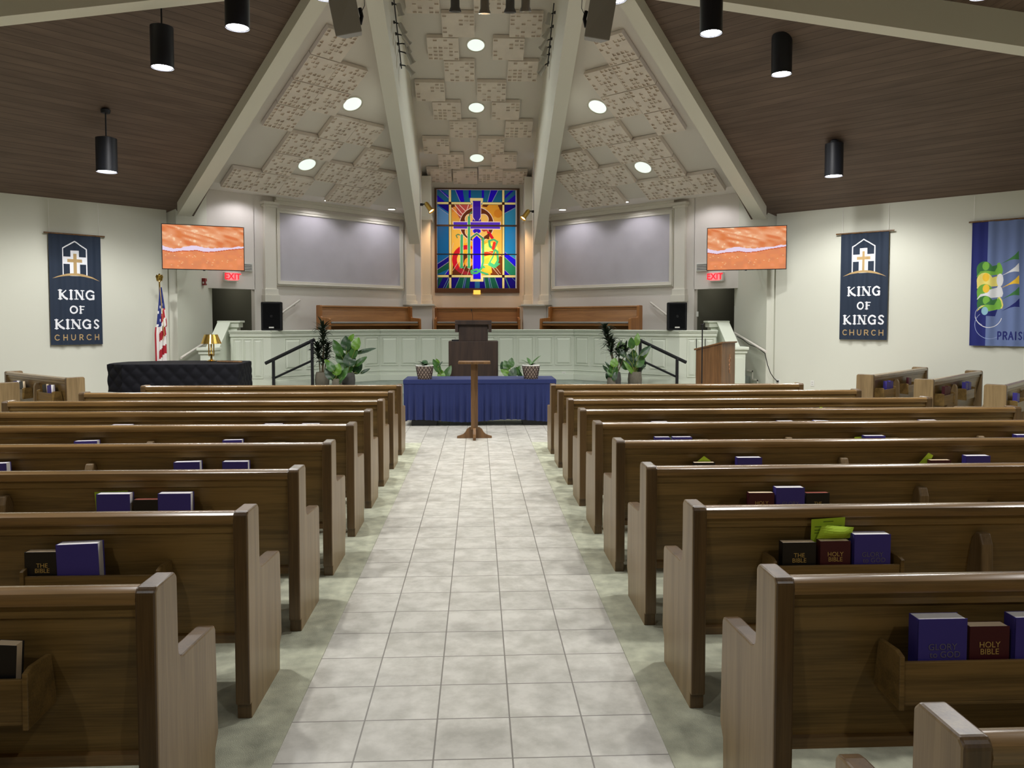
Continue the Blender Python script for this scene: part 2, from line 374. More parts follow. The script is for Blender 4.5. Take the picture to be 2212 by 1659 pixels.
def write(art, txt, x0, x1, y0, y1, wd, col, serif=False, gap=.28):
    pass; tot = sum(GL[c][0] for c in txt)+gap*(len(txt)-1); u = (x1-x0)/tot; x = x0
    for c in txt:
        gw = GL[c][0]*u
        for pts, k in GL[c][1]:
            art.line([(x+px*gw, y0+py*(y1-y0)) for px, py in pts], wd*k, col)
            if serif and c in 'KINF':
                for e in (pts[0], pts[-1]):
                    if e[1] in (0, 1): art.line([(x+e[0]*gw-wd*.75, y0+e[1]*(y1-y0)), (x+e[0]*gw+wd*.75, y0+e[1]*(y1-y0))], wd*.4, col)
        x += gw+gap*u

def text_obj(name, txt, size, material, parent, loc, rot, ext=.001, align='CENTER', off=0, font_shear=0):
    cu = bpy.data.curves.new(name, 'FONT'); cu.body = txt; cu.size = size; cu.extrude = ext; cu.align_x = align; cu.align_y = 'CENTER'; cu.offset = off; cu.shear = font_shear
    cu.space_line = .85
    t = bpy.data.objects.new(name+'_tmp', cu); COL.objects.link(t)
    dg = bpy.context.evaluated_depsgraph_get(); dg.update()
    me = bpy.data.meshes.new_from_object(t.evaluated_get(dg)); me.name = name
    bpy.data.objects.remove(t); bpy.data.curves.remove(cu)
    me.materials.clear(); me.materials.append(material)
    o = bpy.data.objects.new(name, me); COL.objects.link(o); o.parent = parent; o.location = loc; o.rotation_euler = rot
    return o

def frame_m(P, Q, z=0):   # local x from P to Q (plan), local y = into the wall (away from camera), origin P at z
    d = Vector((Q[0]-P[0], Q[1]-P[1], 0)); L = d.length; d.normalize()
    n = Vector((-d.y, d.x, 0))
    if n.dot(Vector((P[0], P[1], 0))-Vector((CAM.x, CAM.y, 0))) < 0: n = -n
    Mx = Matrix(((d.x, n.x, 0, P[0]), (d.y, n.y, 0, P[1]), (0, 0, 1, z), (0, 0, 0, 1)))
    return Mx, L
def struct(name, mb, m, **k):
    o = mb.build(name, m, **k); o['kind'] = 'structure'; return o
def place(o, P, Q, z=0):
    Mx, L = frame_m(P, Q, z); o.matrix_world = Mx
    o.location = Mx.to_translation(); o.rotation_euler = Mx.to_euler(); return L
# ============================================================ THE SETTING
CB, CG = 21.12, 22.75           # banner walls  s*X+Y = CB ; chancel walls s*X+Y = CG
WT = 3.81                        # top of the banner walls
def wp(s, c, x): p = on_plane(x, 694, (s, 1, 0), c); return (p.x, p.y)
def wz(s, c, x, y): return on_plane(x, y, (s, 1, 0), c).z
SWX = {-1: 5.80, 1: 5.80}
wood_z = lambda s, X, Y: WT+.4243*(CB-s*X-Y)
# floor
b = MB(); 
struct('floor', MB().box(-.76, .76, -6, 10.62, -.1, 0), tile_mat())
TILE = bpy.data.materials['floor_tile']
struct('floor_front', MB().box(-8, 8, 10.62, 19, -.1, 0), TILE)
for s, nm in ((-1, 'floor_left'), (1, 'floor_right')):
    struct(nm, MB().box(s*.76, s*14, -6, 10.62, -.1, .004), M['carpet'])
    struct(nm+'_front', MB().prism([(s*8, 10.62), (s*14, 10.62), (s*14, 14), (s*8, 14)], 'z', -.1, 0), M['carpet'])
for s, nm in ((-1, 'left'), (1, 'right')):
    # banner wall
    A = (s*5.95, CB-5.95); B = (s*13.25, CB-13.25)
    P, Q = (B, A) if s < 0 else (A, B)
    o = struct('wall_'+nm, MB().box(0, math.dist(P, Q), 0, .15, 0, WT+.15), M['wall']); place(o, P, Q)
    o = struct('baseboard_'+nm, MB().box(0, math.dist(P, Q), -.015, 0, 0, .1), M['trim']); place(o, P, Q)
    o = struct('wall_side_'+nm, MB().box(s*13.25, s*13.4, -6, 7.95, 0, 4.2), M['wall'])
    # stair wall with its pilaster
    o = struct('wall_stair_'+nm, MB().box(s*SWX[s], s*6.1, 15.24, 17.2, 0, 4.7), M['wall'])
    # chancel wall: header over the doorway and the part behind the bench
    d0, d1 = (451, 551) if s < 0 else (1594, 1499)
    ht = wz(s, CG, d0, 622)
    P0 = wp(s, CG, d0); P1 = wp(s, CG, d1); P2 = (s*1.8, CG-1.8)
    def lr(a, b_): return (a, b_) if s < 0 else (b_, a)
    p, q = lr(P0, P1); o = struct('wall_header_'+nm, MB().box(-.25 if s < 0 else -.02, math.dist(p, q)+(.25 if s > 0 else .02), 0, .14, ht, 4.9), M['chancel']); place(o, p, q)
    p, q = lr(P1, P2); o = struct('wall_chancel_'+nm, MB().box(0, math.dist(p, q), 0, .15, 0, 4.9), M['chancel']); place(o, p, q)
    # corridor behind the doorway
    n = Vector((s, 1, 0)).normalized(); p, q = lr(P0, P1); Lc = math.dist(p, q)
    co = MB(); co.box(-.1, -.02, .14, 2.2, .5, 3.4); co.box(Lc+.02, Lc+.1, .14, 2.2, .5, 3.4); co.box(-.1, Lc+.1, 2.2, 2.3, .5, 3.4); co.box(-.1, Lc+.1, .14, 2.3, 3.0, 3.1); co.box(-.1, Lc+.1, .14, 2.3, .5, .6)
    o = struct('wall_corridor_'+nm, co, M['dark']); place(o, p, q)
    lc = bpy.data.lights.new('corridor_fill', 'POINT'); lc.energy = 9; lc.color = (1, .95, .85); lc.shadow_soft_size = .15  # added fill lamp to brighten the dark corridor, no fixture behind it
    lo_ = bpy.data.objects.new('corridor_fill', lc); COL.objects.link(lo_); lo_.parent = o; lo_.location = (Lc*(.25 if s < 0 else .75), .9, 2.8)
    # soffit with the downlights and the sloping side ceiling
    e0 = 9.5
    def xy(c, k): # s*X+Y=c, s*X - ... ; outer boundary -s*X+Y=k
        return (s*(c-k)/2, (c+k)/2)
    Ce = 21.53
    so = [xy(Ce, 9.0), (s*1.8, Ce-1.8), (s*1.8, CG-1.8+.15), xy(CG+.2, 9.0)]
    struct('ceiling_soffit_'+nm, MB().prism(so, 'z', 4.52, 4.6), M['ceil'])
    zc = lambda X, Y: 4.52+.41*(Ce-s*X-Y)
    tri = [xy(Ce, e0), (s*1.8, Ce-1.8), (s*1.8, 10.9), xy(10.9+1.8+.0, e0)]
    lo = [(X, Y, zc(X, Y)) for X, Y in tri]; hi = [(X, Y, z+.1) for X, Y, z in lo]
    struct('ceiling_bay_'+nm, MB().hexa(lo, hi), M['ceil'])
    # wood ceiling of the nave
    tri = [(s*6.0, CB-6.0), (s*13.3, CB-13.3), (s*2.2, 11.3), (s*2.3, 11.9)]
    tri = [(s*5.6, CB-5.6+.12), (s*13.3, CB-13.3+.1), (s*2.3, 11.2), (s*2.2, 11.9)]
    lo = [(X, Y, wood_z(s, X, Y)) for X, Y in tri]; hi = [(X, Y, z+.1) for X, Y, z in lo]
    struct('ceiling_wood_'+nm, MB().hexa(lo, hi), plank_mat('cedar_planks_'+nm, math.radians(45 if s < 0 else -45)))
    B1 = (s*2.57, 11.45, 6.72); B2 = (s*13.3, 7.85, 3.55)
    z1 = lambda X: 3.75+(6.72-3.55)/(10.73)*(13.3-abs(X))
    lo = [(s*2.57, 11.4, z1(2.57)), (s*13.4, 7.75, z1(13.4)), (s*13.4, -6, z1(13.4)), (s*2.57, -6, z1(2.57))]
    struct('ceiling_nave_'+nm, MB().hexa(lo, [(a, b2, c+.1) for a, b2, c in lo]), plank_mat('cedar_planks_nave_'+nm, math.radians(90)))
    # beams
    def beam(name, p0, p1, wdt, h, drop=0):   # p0,p1: bottom centre line
        p0, p1 = Vector(p0), Vector(p1); d = (p1-p0); pl = Vector((d.y, -d.x, 0)).normalized()*(wdt/2)
        lo = [p0-pl, p0+pl, p1+pl, p1-pl]; hi = [q+Vector((0, 0, h)) for q in lo]
        return struct(name, MB().hexa([tuple(v) for v in lo], [tuple(v) for v in hi]), M['beam'])
    # bottom-left edge foot measured at (-5.71,15.09,3.70), direction pure upslope
    off = Vector((s*-.085, .085, 0))*1.0
    foot = Vector((s*5.71, 15.09, 3.70))+Vector((-s*.095, .095, 0)); top = foot+Vector((-s*.7071, -.7071, .603))*4.75
    beam('roof_beam_side_'+nm, foot, top, .27, .33)
    a = Vector((s*2.45, 11.45, 6.48)); c_ = Vector((s*13.3, 7.72, 3.42))
    beam('roof_beam_nave_'+nm, a, c_, .32, .62)
    # deep beam between chancel bays
    pr = [(20.7, 3.73), (20.7, 6.3), (10.2, 10.4), (10.2, 3.73+.41*10.5)]
    struct('roof_beam_chancel_'+nm, MB().prism(pr, 'x', s*1.52, s*1.8), M['beam'])
    struct('wall_alcove_'+nm, MB().box(s*1.52, s*1.8, 20.95, 22.2, 0, 6.4), M['chancel'])
    struct('wall_rear_'+nm, MB().box(s*2, s*13.4, -6.1, -6, 0, 7.2), M['wall'])
# front bay
zc = lambda Y: 5.62+.39*(22.06-Y)
lo = [(-1.8, 22.2, zc(22.2)), (1.8, 22.2, zc(22.2)), (1.8, 9.6, zc(9.6)), (-1.8, 9.6, zc(9.6))]
struct('ceiling_bay_center', MB().hexa(lo, [(a, b2, c+.1) for a, b2, c in lo]), M['ceil'])
lo = [(-2.6, 11.2, 7.0), (2.6, 11.2, 7.0), (2.6, -6, 7.0), (-2.6, -6, 7.0)]
struct('ceiling_ridge', MB().hexa(lo, [(a, b2, c+.1) for a, b2, c in lo]), plank_mat('cedar_planks_ridge', math.radians(90)))
struct('wall_gable', MB().box(-2.6, 2.6, 9.55, 9.62, 7.0, 10.6), M['ceil'])
struct('wall_back', MB().box(-2, 2, -6.1, -6, 0, 7.2), M['wall'])
# window wall: around the stained glass opening
YW = 22.06
wx0, wx1, wz0, wz1 = XX(940, YW), XX(1122, YW), ZZ(633, YW), ZZ(410, YW)
struct('wall_front', MB().box(-1.8, wx0, YW, YW+.15, 0, 6.3).box(wx1, 1.8, YW, YW+.15, 0, 6.3).box(wx0, wx1, YW, YW+.15, 0, wz0).box(wx0, wx1, YW, YW+.15, wz1, 6.3), M['chancel'])
for k in range(3):   # panel seams under the window
    x = XX((985, 1030, 1076)[k], YW); struct('trim_%d' % (k+1), MB().box(x-.006, x+.006, YW-.006, YW, 1.2, wz0), M['trim'])

# ------------------------------------------------------------ piers and pilasters
def pier(s):
    nm = 'left' if s < 0 else 'right'
    if s < 0: c = [873, 892, 911, 931, 882, 934, 877, 939]
    else:     c = [1191, 1171, 1153, 1134, 1180, 1130, 1187, 1125]
    r = bpy.data.objects.new('trim_pier_'+nm, None); COL.objects.link(r); r['kind'] = 'structure'; r.location = (s*1.55, 21.0, 0)
    L0 = Vector(r.location)
    def bx(name, x0, x1, y0, y1, z0, z1, m='trim', bev=.008):
        return MB().box(x0-L0.x, x1-L0.x, y0-L0.y, y1-L0.y, z0, z1).build(name, M[m], r, bevel=bev)
    px0, px1 = XX(c[2], 21.45), XX(c[3], 21.45)
    bx('shaft', px0, px1, 21.45, 22.06, 2.1, ZZ(467, 21.45))
    bx('plinth', px0-.03, px1+.03 if s < 0 else px1-.03, 21.38, 22.06, ZZ(658, 21.4), ZZ(637, 21.4))
    bx('base_block', px0+s*.05, px1-s*.05, 21.33, 22.06, ZZ(658, 21.3), ZZ(649, 21.3))
    bx('capital', px0+s*.04, px1-s*.05, 21.35, 22.06, ZZ(478, 21.4), ZZ(468, 21.4))
    bx('capital_block', px0+s*.01, px1-s*.02, 21.4, 22.06, ZZ(468, 21.4), zc(21.9)-.02)
    bx('filler', XX(c[1]+(-s*4), 21.1), px0, 21.15, 22.0, 2.1, 3.9, 'trim')
    cx0, cx1 = XX(c[6], 20.75), XX(c[7], 20.75)
    bx('pedestal', XX(c[4], 20.85), XX(c[5], 20.85), 20.85, 22.0, .6, ZZ(660, 20.85), 'chancel')
    bx('pedestal_cap', cx0, cx1, 20.72, 22.0, ZZ(661, 20.75), ZZ(657, 20.75))
    return r
pier(-1); pier(1)
def pilaster(s, xa, xb, ytop, ybase0, ybase1, name):
    p, q = wp(s, CG, xa), wp(s, CG, xb)
    if s > 0 and p[0] > q[0]: p, q = q, p
    L = math.dist(p, q); xm = (xa+xb)/2
    r = bpy.data.objects.new(name, None); COL.objects.link(r); r['kind'] = 'structure'; place(r, p, q)
    z = lambda y: wz(s, CG-.1, xm, y)
    MB().box(0, L, -.1, 0, z(ybase0)-.02, z(ytop)).build('shaft', M['trim'], r, bevel=.006)
    MB().box(-.03, L+.03, -.13, 0, z(ybase0+13), z(ybase0)).box(-.05, L+.05, -.16, 0, z(ybase1), z(ybase0+13)).build('plinth', M['trim'], r, bevel=.008)
    MB().box(-.03, L+.03, -.13, 0, z(ytop+2), z(ytop-4)).box(-.06, L+.06, -.17, 0, z(ytop-4), z(ytop-10)).build('capital', M['trim'], r, bevel=.01)
    return r
pilaster(-1, 570, 594, 446, 624, 652, 'trim_pilaster_left'); pilaster(1, 1459, 1482, 447, 624, 652, 'trim_pilaster_right')
pilaster(-1, 873, 891, 476, 637, 659, 'trim_pilaster_inner_left'); pilaster(1, 1173, 1190, 476, 637, 659, 'trim_pilaster_inner_right')
for s in (-1, 1):   # cornice band over the fabric panels
    a, c_ = ((594, 893) if s < 0 else (1171, 1459)); p, q = wp(s, CG, a), wp(s, CG, c_)
    o = struct('trim_cornice_'+('left' if s < 0 else 'right'), MB().box(0, math.dist(p, q), -.06, 0, 4.37, 4.46).box(0, math.dist(p, q), -.12, 0, 4.46, 4.52), M['trim']); place(o, p, q)

# ------------------------------------------------------------ framed grey fabric panels
def fabric_panel(s, x0, x1, yt, yb, label):
    p, q = wp(s, CG, x0), wp(s, CG, x1); L = math.dist(p, q)
    xl = x0 if s < 0 else x1; zt, zb = wz(s, CG, xl, yt), wz(s, CG, xl, yb)
    r = thing('acoustic_wall_panel', (0, 0, 0), label, 'panel', 'framed grey fabric panels beside the window'); place(r, p, q)
    f = .115
    fr = MB()
    for (a, b_, c_, d) in ((0, L, zt-f, zt), (0, L, zb, zb+f), (0, f, zb+f, zt-f), (L-f, L, zb+f, zt-f)):
        fr.box(a, b_, -.06, 0, c_, d)
        k = .035
    for (a, b_, c_, d) in ((.03, L-.03, zt-.06, zt-.03), (.03, L-.03, zb+.03, zb+.06), (.03, .06, zb+.03, zt-.03), (L-.06, L-.03, zb+.03, zt-.03)):
        fr.box(a, b_, -.085, -.06, c_, d)
    fr.build('frame', M['trim'], r, bevel=.006)
    MB().box(f, L-f, -.02, 0, zb+f, zt-f).build('fabric', M['fabric'], r)
fabric_panel(-1, 595, 870, 448, 617, 'large framed grey fabric panel left of the stained glass window')
fabric_panel(1, 1193, 1456, 484+ -33, 619, 'large framed grey fabric panel right of the stained glass window')

# ------------------------------------------------------------ stained glass window
G = Art(1035, 1295, (196, 150, 56), .45); G.ox, G.oy = 585, 205
BLU, DBL, TEA, LBL = (32, 10, 176), (24, 12, 120), (38, 104, 150), (60, 150, 205)
GRN, DGR, AMB, GLD, YEL = (60, 160, 110), (24, 84, 66), (222, 140, 30), (228, 176, 70), (250, 226, 90)
BRN, RED, CRM, LEAD, WLN = (92, 44, 24), (196, 26, 44), (226, 208, 140), (20, 14, 16), (232, 206, 190)
DRD, PUR = (150, 40, 50), (40, 20, 190)
# outer field of rays
G.rect(585, 205, 1620, 1500, (30, 104, 160))
G.rect(585, 205, 1620, 360, (30, 92, 128))
for p in ([(585,205),(640,205),(745,290),(745,330),(600,205)], [(585,270),(690,360),(585,360)], [(820,205),(925,205),(945,360),(890,360)], [(1000,205),(1030,205),(1030,310),(1000,310)],
          [(1175,205),(1205,205),(1205,310),(1175,310)], [(1290,205),(1390,205),(1310,360),(1245,360)], [(1560,205),(1600,205),(1480,320),(1480,280)], [(1620,260),(1620,360),(1500,360)],
          [(585,395),(740,395),(740,500),(620,420)], [(1470,395),(1620,395),(1620,430),(1470,510)]): G.poly(p, BLU if p[0][1] < 300 else DBL)
G.poly([(585,430),(740,520),(740,660),(585,660)], (84, 128, 176)); G.poly([(1470,510),(1620,440),(1620,660),(1470,660)], (44, 122, 160))
G.rect(585, 680, 745, 1045, (20, 92, 150)); G.rect(1470, 680, 1620, 1045, (34, 128, 190))
G.rect(585, 1045, 745, 1500, (20, 92, 150)); G.rect(1470, 1045, 1620, 1500, (44, 150, 200))
G.poly([(585,1170),(745,1070),(745,1140),(585,1250)], DBL); G.poly([(585,1250),(745,1140),(745,1235),(585,1310)], DGR); G.poly([(585,1310),(680,1320),(745,1230),(745,1330),(660,1330)], BLU)
G.poly([(1470,1010),(1620,1110),(1620,1210),(1470,1070)], (30, 20, 235)); G.poly([(1470,1070),(1620,1215),(1620,1320),(1545,1320),(1470,1240)], (40, 130, 96)); G.poly([(1470,1240),(1560,1320),(1470,1320)], BLU)
G.rect(585, 1350, 1620, 1500, DBL)
for x0, x1, x2, x3, c in ((600,660,585,585,DGR),(690,740,600,660,DBL),(745,775,690,740,DGR),(880,960,815,915,DGR),(975,1020,950,1005,DGR),(1080,1145,1080,1145,(40,96,140)),(1205,1255,1220,1280,DGR),(1275,1345,1290,1400,DGR),(1480,1500,1530,1545,DGR)):
    G.poly([(x0,1350),(x1,1350),(x3,1500),(x2,1500)], c)
for a in ((600,1350,585,1380),(735,1350,660,1500),(760,1350,690,1500),(880,1350,815,1500),(945,1350,915,1500),(965,1350,935,1500),(1205,1350,1225,1500),(1260,1350,1285,1500),(1275,1350,1310,1500),(1345,1350,1400,1500),(1480,1350,1550,1500),(1570,1350,1620,1400)):
    G.line([a[:2], a[2:]], 6, (110, 150, 170))
for a in ((825,205,890,360),(745,320,620,205),(1290,205,1250,360),(1390,205,1310,360),(600,430,740,530),(1470,510,1620,430),(585,1175,745,1070),(585,1250,745,1140),(680,1320,745,1235),(1470,1010,1620,1110),(1470,1075,1620,1215),(1470,1245,1550,1320)):
    G.line([a[:2], a[2:]], 6, (150, 150, 170))
# central golden field
G.rect(770, 395, 1445, 1320, (232, 178, 74)); G.rect(770, 395, 1445, 660, (214, 158, 66))
G.poly([(775,395),(830,395),(800,470),(775,440)], BRN); G.poly([(1190,395),(1300,395),(1250,430),(1180,420)], BRN); G.poly([(1440,395),(1440,510),(1300,510),(1390,400)], BRN)
G.disc(1320, 470, 90, (206, 140, 44)); G.disc(1390, 510, 55, (196, 120, 36)); G.disc(820, 470, 45, (214, 130, 56)); G.disc(830, 530, 50, (224, 150, 60))
G.poly([(830,395),(1030,395),(1000,470),(930,520),(890,590),(850,520)], (176, 74, 70)); G.line([(820,400),(900,500),(930,530)], 9, WLN); G.line([(880,400),(960,480)], 9, WLN); G.line([(780,440),(880,540),(920,560)], 9, WLN); G.line([(1000,395),(975,470)], 8, WLN)
G.disc(1107, 655, 225, BRN, 225, 140)
for cx, cy in ((1020,585),(1195,585),(1020,750),(1195,750)): G.disc(cx, cy, 66, (224, 176, 90)); G.disc(cx, cy, 70, WLN, 70, 63)
G.disc(1107, 655, 230, WLN, 230, 222)
# lower circle of yellow and brown
G.disc(1107, 1110, 330, (236, 166, 40), 240); G.poly([(800,1050),(1060,1050),(1060,1320),(780,1320)], BRN)
for cx, cy, r, c in ((860,1110,60,(244,200,80)),(900,1180,40,(232,150,40)),(1000,1150,60,(226,150,40)),(1280,1000,110,YEL),(1230,1120,80,(250,206,60)),(1360,1100,80,AMB),(1250,1240,75,(236,160,40))): G.disc(cx, cy, r, c)
G.poly([(1290,1180),(1440,1050),(1440,1320),(1290,1320)], (110, 52, 22)); G.poly([(1180,1120),(1280,1080),(1310,1290),(1200,1310)], (236, 170, 50)); G.disc(1330, 1120, 60, (248, 200, 70))
# red sweep
big = arc(1000, 1130, 222, 200, 330, 24, 200)
G.line(arc(975, 1118, 165, 110, 285, 26, 165), 58, RED); G.line(arc(990, 1118, 165, 150, 230, 20, 160), 40, RED); G.line([(870,1250),(940,1290),(1010,1305)], 46, DRD); G.poly([(1170,1020),(1330,1000),(1310,1050),(1200,1075)], (230, 60, 30))
G.poly([(1235,730),(1290,760),(1335,830),(1305,850),(1250,780)], RED); G.poly([(1160,720),(1230,700),(1260,730),(1200,750)], (170, 60, 50)); G.poly([(1180,830),(1280,760),(1270,850)], BRN)
for a in ((900,1330,1010,1080),(980,1320,1040,1150),(1290,1190,1400,1320),(1330,1180,1420,1300),(790,1260,900,1090),(800,900,770,1000),(1200,930,1300,990),(1060,950,1470,1080),(1200,1180,1260,1180),(1000,830,960,900)):
    G.line([a[:2], a[2:]], 6, (210, 180, 150))
# cross
G.rect(1058, 340, 1160, 620, (52, 22, 150)); G.rect(1050, 600, 1165, 1370, (40, 14, 225)); G.rect(1058, 420, 1160, 640, (60, 34, 150))
G.rect(795, 620, 1420, 715, (84, 50, 190)); G.line([(795,620),(1420,620),(1420,715),(795,715)], 9, WLN, True)
G.line([(1054,360),(1054,560),(1080,600)], 8, WLN); G.line([(1162,360),(1162,560),(1140,600)], 8, WLN); G.line([(1055,720),(1055,1370)], 8, WLN); G.line([(1163,720),(1163,1370)], 8, WLN)
G.poly([(1107,800),(1170,860),(1170,760),(1045,760),(1045,860)], (232, 186, 90)); G.rect(1075, 715, 1140, 790, (50, 24, 170))
G.line([(1030,830),(1107,775),(1200,845)], 24, (70, 130, 90)); G.line([(1030,812),(1107,757),(1200,827)], 6, WLN)
# letters IHS drawn in green glass
GR = (66, 160, 104)
G.line([(850,830),(835,800),(860,785),(905,805),(930,795)], 14, (80, 130, 90)); G.line([(908,800),(905,1210)], 44, WLN); G.line([(908,800),(905,1210)], 34, GR); G.poly([(875,1230),(940,1230),(915,1190),(895,1190)], GR)
G.line([(1005,560),(1003,1215)], 42, WLN); G.line([(1005,560),(1003,1215)], 32, GR); G.line([(1005,570),(1015,520),(1045,490)], 14, (80, 130, 90)); G.poly([(975,1225),(1030,1225),(1012,1185),(992,1185)], GR)
G.line([(1190,850),(1190,1150),(1170,1230),(1110,1290),(1040,1295),(1035,1265),(1110,1245),(1160,1280),(1250,1310)], 28, GR); G.poly([(1165,1230),(1225,1230),(1200,1190)], GR)
G.line([(1270,870),(1280,940),(1380,1010),(1385,1130),(1340,1200),(1270,1170)], 30, GR); G.line([(1270,870),(1330,850),(1380,880),(1330,990)], 24, GR); G.line([(1340,900),(1325,970)], 40, (226, 50, 40)); G.line([(1280,1150),(1320,1080),(1340,1010)], 20, GR); G.poly([(1250,1190),(1345,1230),(1420,1170),(1380,1150),(1340,1180),(1290,1150)], GR)
# cream bars, junctions and saddle bars
for y in (378, 1335): G.rect(590, y-16, 1035, y+16, CRM); G.rect(1180, y-16, 1618, y+16, CRM)
for x in (755, 1458): G.rect(x-15, 205, x+15, 1500, CRM); G.rect(x-18, 395, x-8, 1320, (214,160,60)) 
G.poly([(1020,310),(1190,310),(1190,350),(1160,395),(1160,345),(1055,345),(1055,395),(1020,350)], CRM); G.poly([(1020,1405),(1195,1405),(1195,1350),(1165,1320),(1165,1375),(1055,1375),(1055,1320),(1020,1350)], CRM)
for x in (755, 1458):
    for y in (378, 1335): G.rect(x-15, y-15, x+15, y+15, (60, 24, 20))
for y in (362, 394, 1319, 1351): G.rect(590, y-2, 1030, y+2, LEAD); G.rect(1185, y-2, 1618, y+2, LEAD)
for x in (739, 771, 1442, 1474): G.rect(x-2, 205, x+2, 1500, LEAD)
G.rect(585, 660, 1620, 682, (120, 84, 60)); G.rect(585, 1040, 1620, 1054, (26, 22, 26))
win = thing('stained_glass_window', ((wx0+wx1)/2, YW, wz0), 'lit stained glass window with a blue cross and green letters above the centre bench', 'window')
X3 = lambda u: XX(850+u/6.144, YW)-win.location.x; Z3 = lambda v: ZZ(380+v/6.144, YW)-wz0
gl = G.mesh('glass', X3(1620)-X3(585), Z3(205)-Z3(1500), attr_mat('stained_glass', 'glass'), win); gl.location = (X3(585), .02, Z3(205))
hx = (wx1-wx0)/2; H_ = wz1-wz0
fr = MB(); fw = .06
fr.box(-hx, -hx+fw, -.05, .1, 0, H_).box(hx-fw-.02, hx, -.05, .1, 0, H_).box(-hx+fw, hx-fw, -.05, .1, 0, .13).box(-hx+fw, hx-fw, -.05, .1, H_-.035, H_)
fr.build('frame', M['frame'], win, bevel=.005)
MB().box(-hx+fw, hx-fw, -.02, .015, Z3(682), Z3(660)).build('saddle_bar', M['frame'], win)
MB().box(-hx+fw, hx-fw, -.02, .015, Z3(1054), Z3(1040)).build('saddle_bar', M['black'], win)
# light box behind the glass
lb = MB(); lb.box(wx0-.05, wx1+.05, 22.95, 23.0, wz0-.1, wz1+.1).box(wx0-.1, wx0-.05, 22.2, 23, wz0-.1, wz1+.1).box(wx1+.05, wx1+.1, 22.2, 23, wz0-.1, wz1+.1).box(wx0-.1, wx1+.1, 22.2, 23, wz0-.15, wz0-.1).box(wx0-.1, wx1+.1, 22.2, 23, wz1+.1, wz1+.15)
struct('wall_light_box', lb, M['white'])
def light(name, kind, loc, power, color=(1, 1, 1), size=.1, rot=None, spot=None, blend=.5, parent=None, sy=None):
    l = bpy.data.lights.new(name, kind); l.energy = power; l.color = color
    if kind == 'AREA':
        l.shape = 'RECTANGLE' if sy else 'DISK'; l.size = size
        if sy: l.size_y = sy
    else: l.shadow_soft_size = size
    if spot: l.spot_size = math.radians(spot); l.spot_blend = blend
    o = bpy.data.objects.new(name, l); COL.objects.link(o); o.location = loc
    if rot: o.rotation_euler = rot
    if parent: o.parent = parent
    return o
light('window_tube_light', 'AREA', (0, 22.9, (wz0+wz1)/2+.1), 13, (1, .97, .92), 2.0, (math.radians(-90), 0, 0), sy=2.4)
light('window_bulb', 'POINT', (.35, 22.5, wz0+.85), 9, (1, .96, .88), .12)
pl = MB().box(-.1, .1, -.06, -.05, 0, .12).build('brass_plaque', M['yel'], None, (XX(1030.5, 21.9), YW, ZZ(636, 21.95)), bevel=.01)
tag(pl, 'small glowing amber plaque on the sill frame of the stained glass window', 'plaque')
# ------------------------------------------------------------ acoustic tiles
def tile_mesh(name, S, seed, n=7):
    rnd = random.Random(seed); mb = MB(); T = .05; c = S/n
    mb.box(-S/2, S/2, -S/2, S/2, 0, T-.012)  # solid back (z up = towards ceiling)
    for i in range(n):
        for j in range(n):
            d = rnd.choice((0, 0, 0, .022, .034, .034)); x0, y0 = -S/2+i*c, -S/2+j*c; g = .15*c
            if d == 0:
                mb.box(x0, x0+c, y0, y0+c, -.055, 0); continue
            for (a, b_, e, f) in ((x0, x0+g, y0, y0+c), (x0+c-g, x0+c, y0, y0+c), (x0+g, x0+c-g, y0, y0+g), (x0+g, x0+c-g, y0+c-g, y0+c)): mb.box(a, b_, e, f, -.055, 0)
            mb.box(x0+g, x0+c-g, y0+g, y0+c-g, -.055+d, 0)
    o = mb.build(name, M['acoustic'], None, fix=False)
    return o
S1, S2 = .62, .672
bay_tiles = [tile_mesh('acoustic_tile', S1, k, 7) for k in (1, 2, 3)]
mid_tiles = [tile_mesh('acoustic_tile', S2, k, 6) for k in (4, 5, 6)]
used = set()
def put_tile(protos, k, Mx, label, group):
    pr = protos[k % 3]
    o = pr if pr.name not in used else pr.copy()
    if pr.name in used: COL.objects.link(o)
    used.add(pr.name); o.matrix_world = Mx; o.location = Mx.to_translation(); o.rotation_euler = Mx.to_euler()
    tag(o, label, 'acoustic tile', group)
q4 = lambda a, b_: (400+a/3.456, b_/3.456)
BAY = [  # row, column (0 = next to the outer beam), pixel centre in the left bay
 (0,0,420,1325),(0,1,630,1355),(0,2,820,1385),(0,4,1170,1440),(0,5,1345,1465),(1,1,725,1215),(1,3,1120,1280),(1,4,1295,1315),(1,5,1460,1345),
 (2,1,835,1065),(2,2,1025,1100),(2,4,1395,1180),(3,0,735,865),(3,2,1150,960),(3,3,1335,995),(4,0,850,695),(4,1,1050,740),(5,0,965,515),(5,1,1170,570),(6,0,1090,330)]
side_n = lambda s: (.41*s, .41, 1)
def bay_basis(s):
    e = Vector((s*-.7071, .7071, 0)) if s > 0 else Vector((.7071, .7071, 0))
    u = Vector((-s*.7071, -.7071, .58)).normalized()
    n = e.cross(u)
    if n.z < 0: n = -n
    # right handed: x=e', y=u', z=n
    xx = u.cross(n); return xx, u, n
ORD = ['nearest the wall', 'second', 'third', 'fourth', 'fifth', 'sixth', 'highest']
ROWN = ['bottom row', 'second row up', 'third row up', 'fourth row up', 'fifth row up', 'sixth row up', 'topmost row']
xx, u, n = bay_basis(-1); cpl = 4.52+.41*21.53
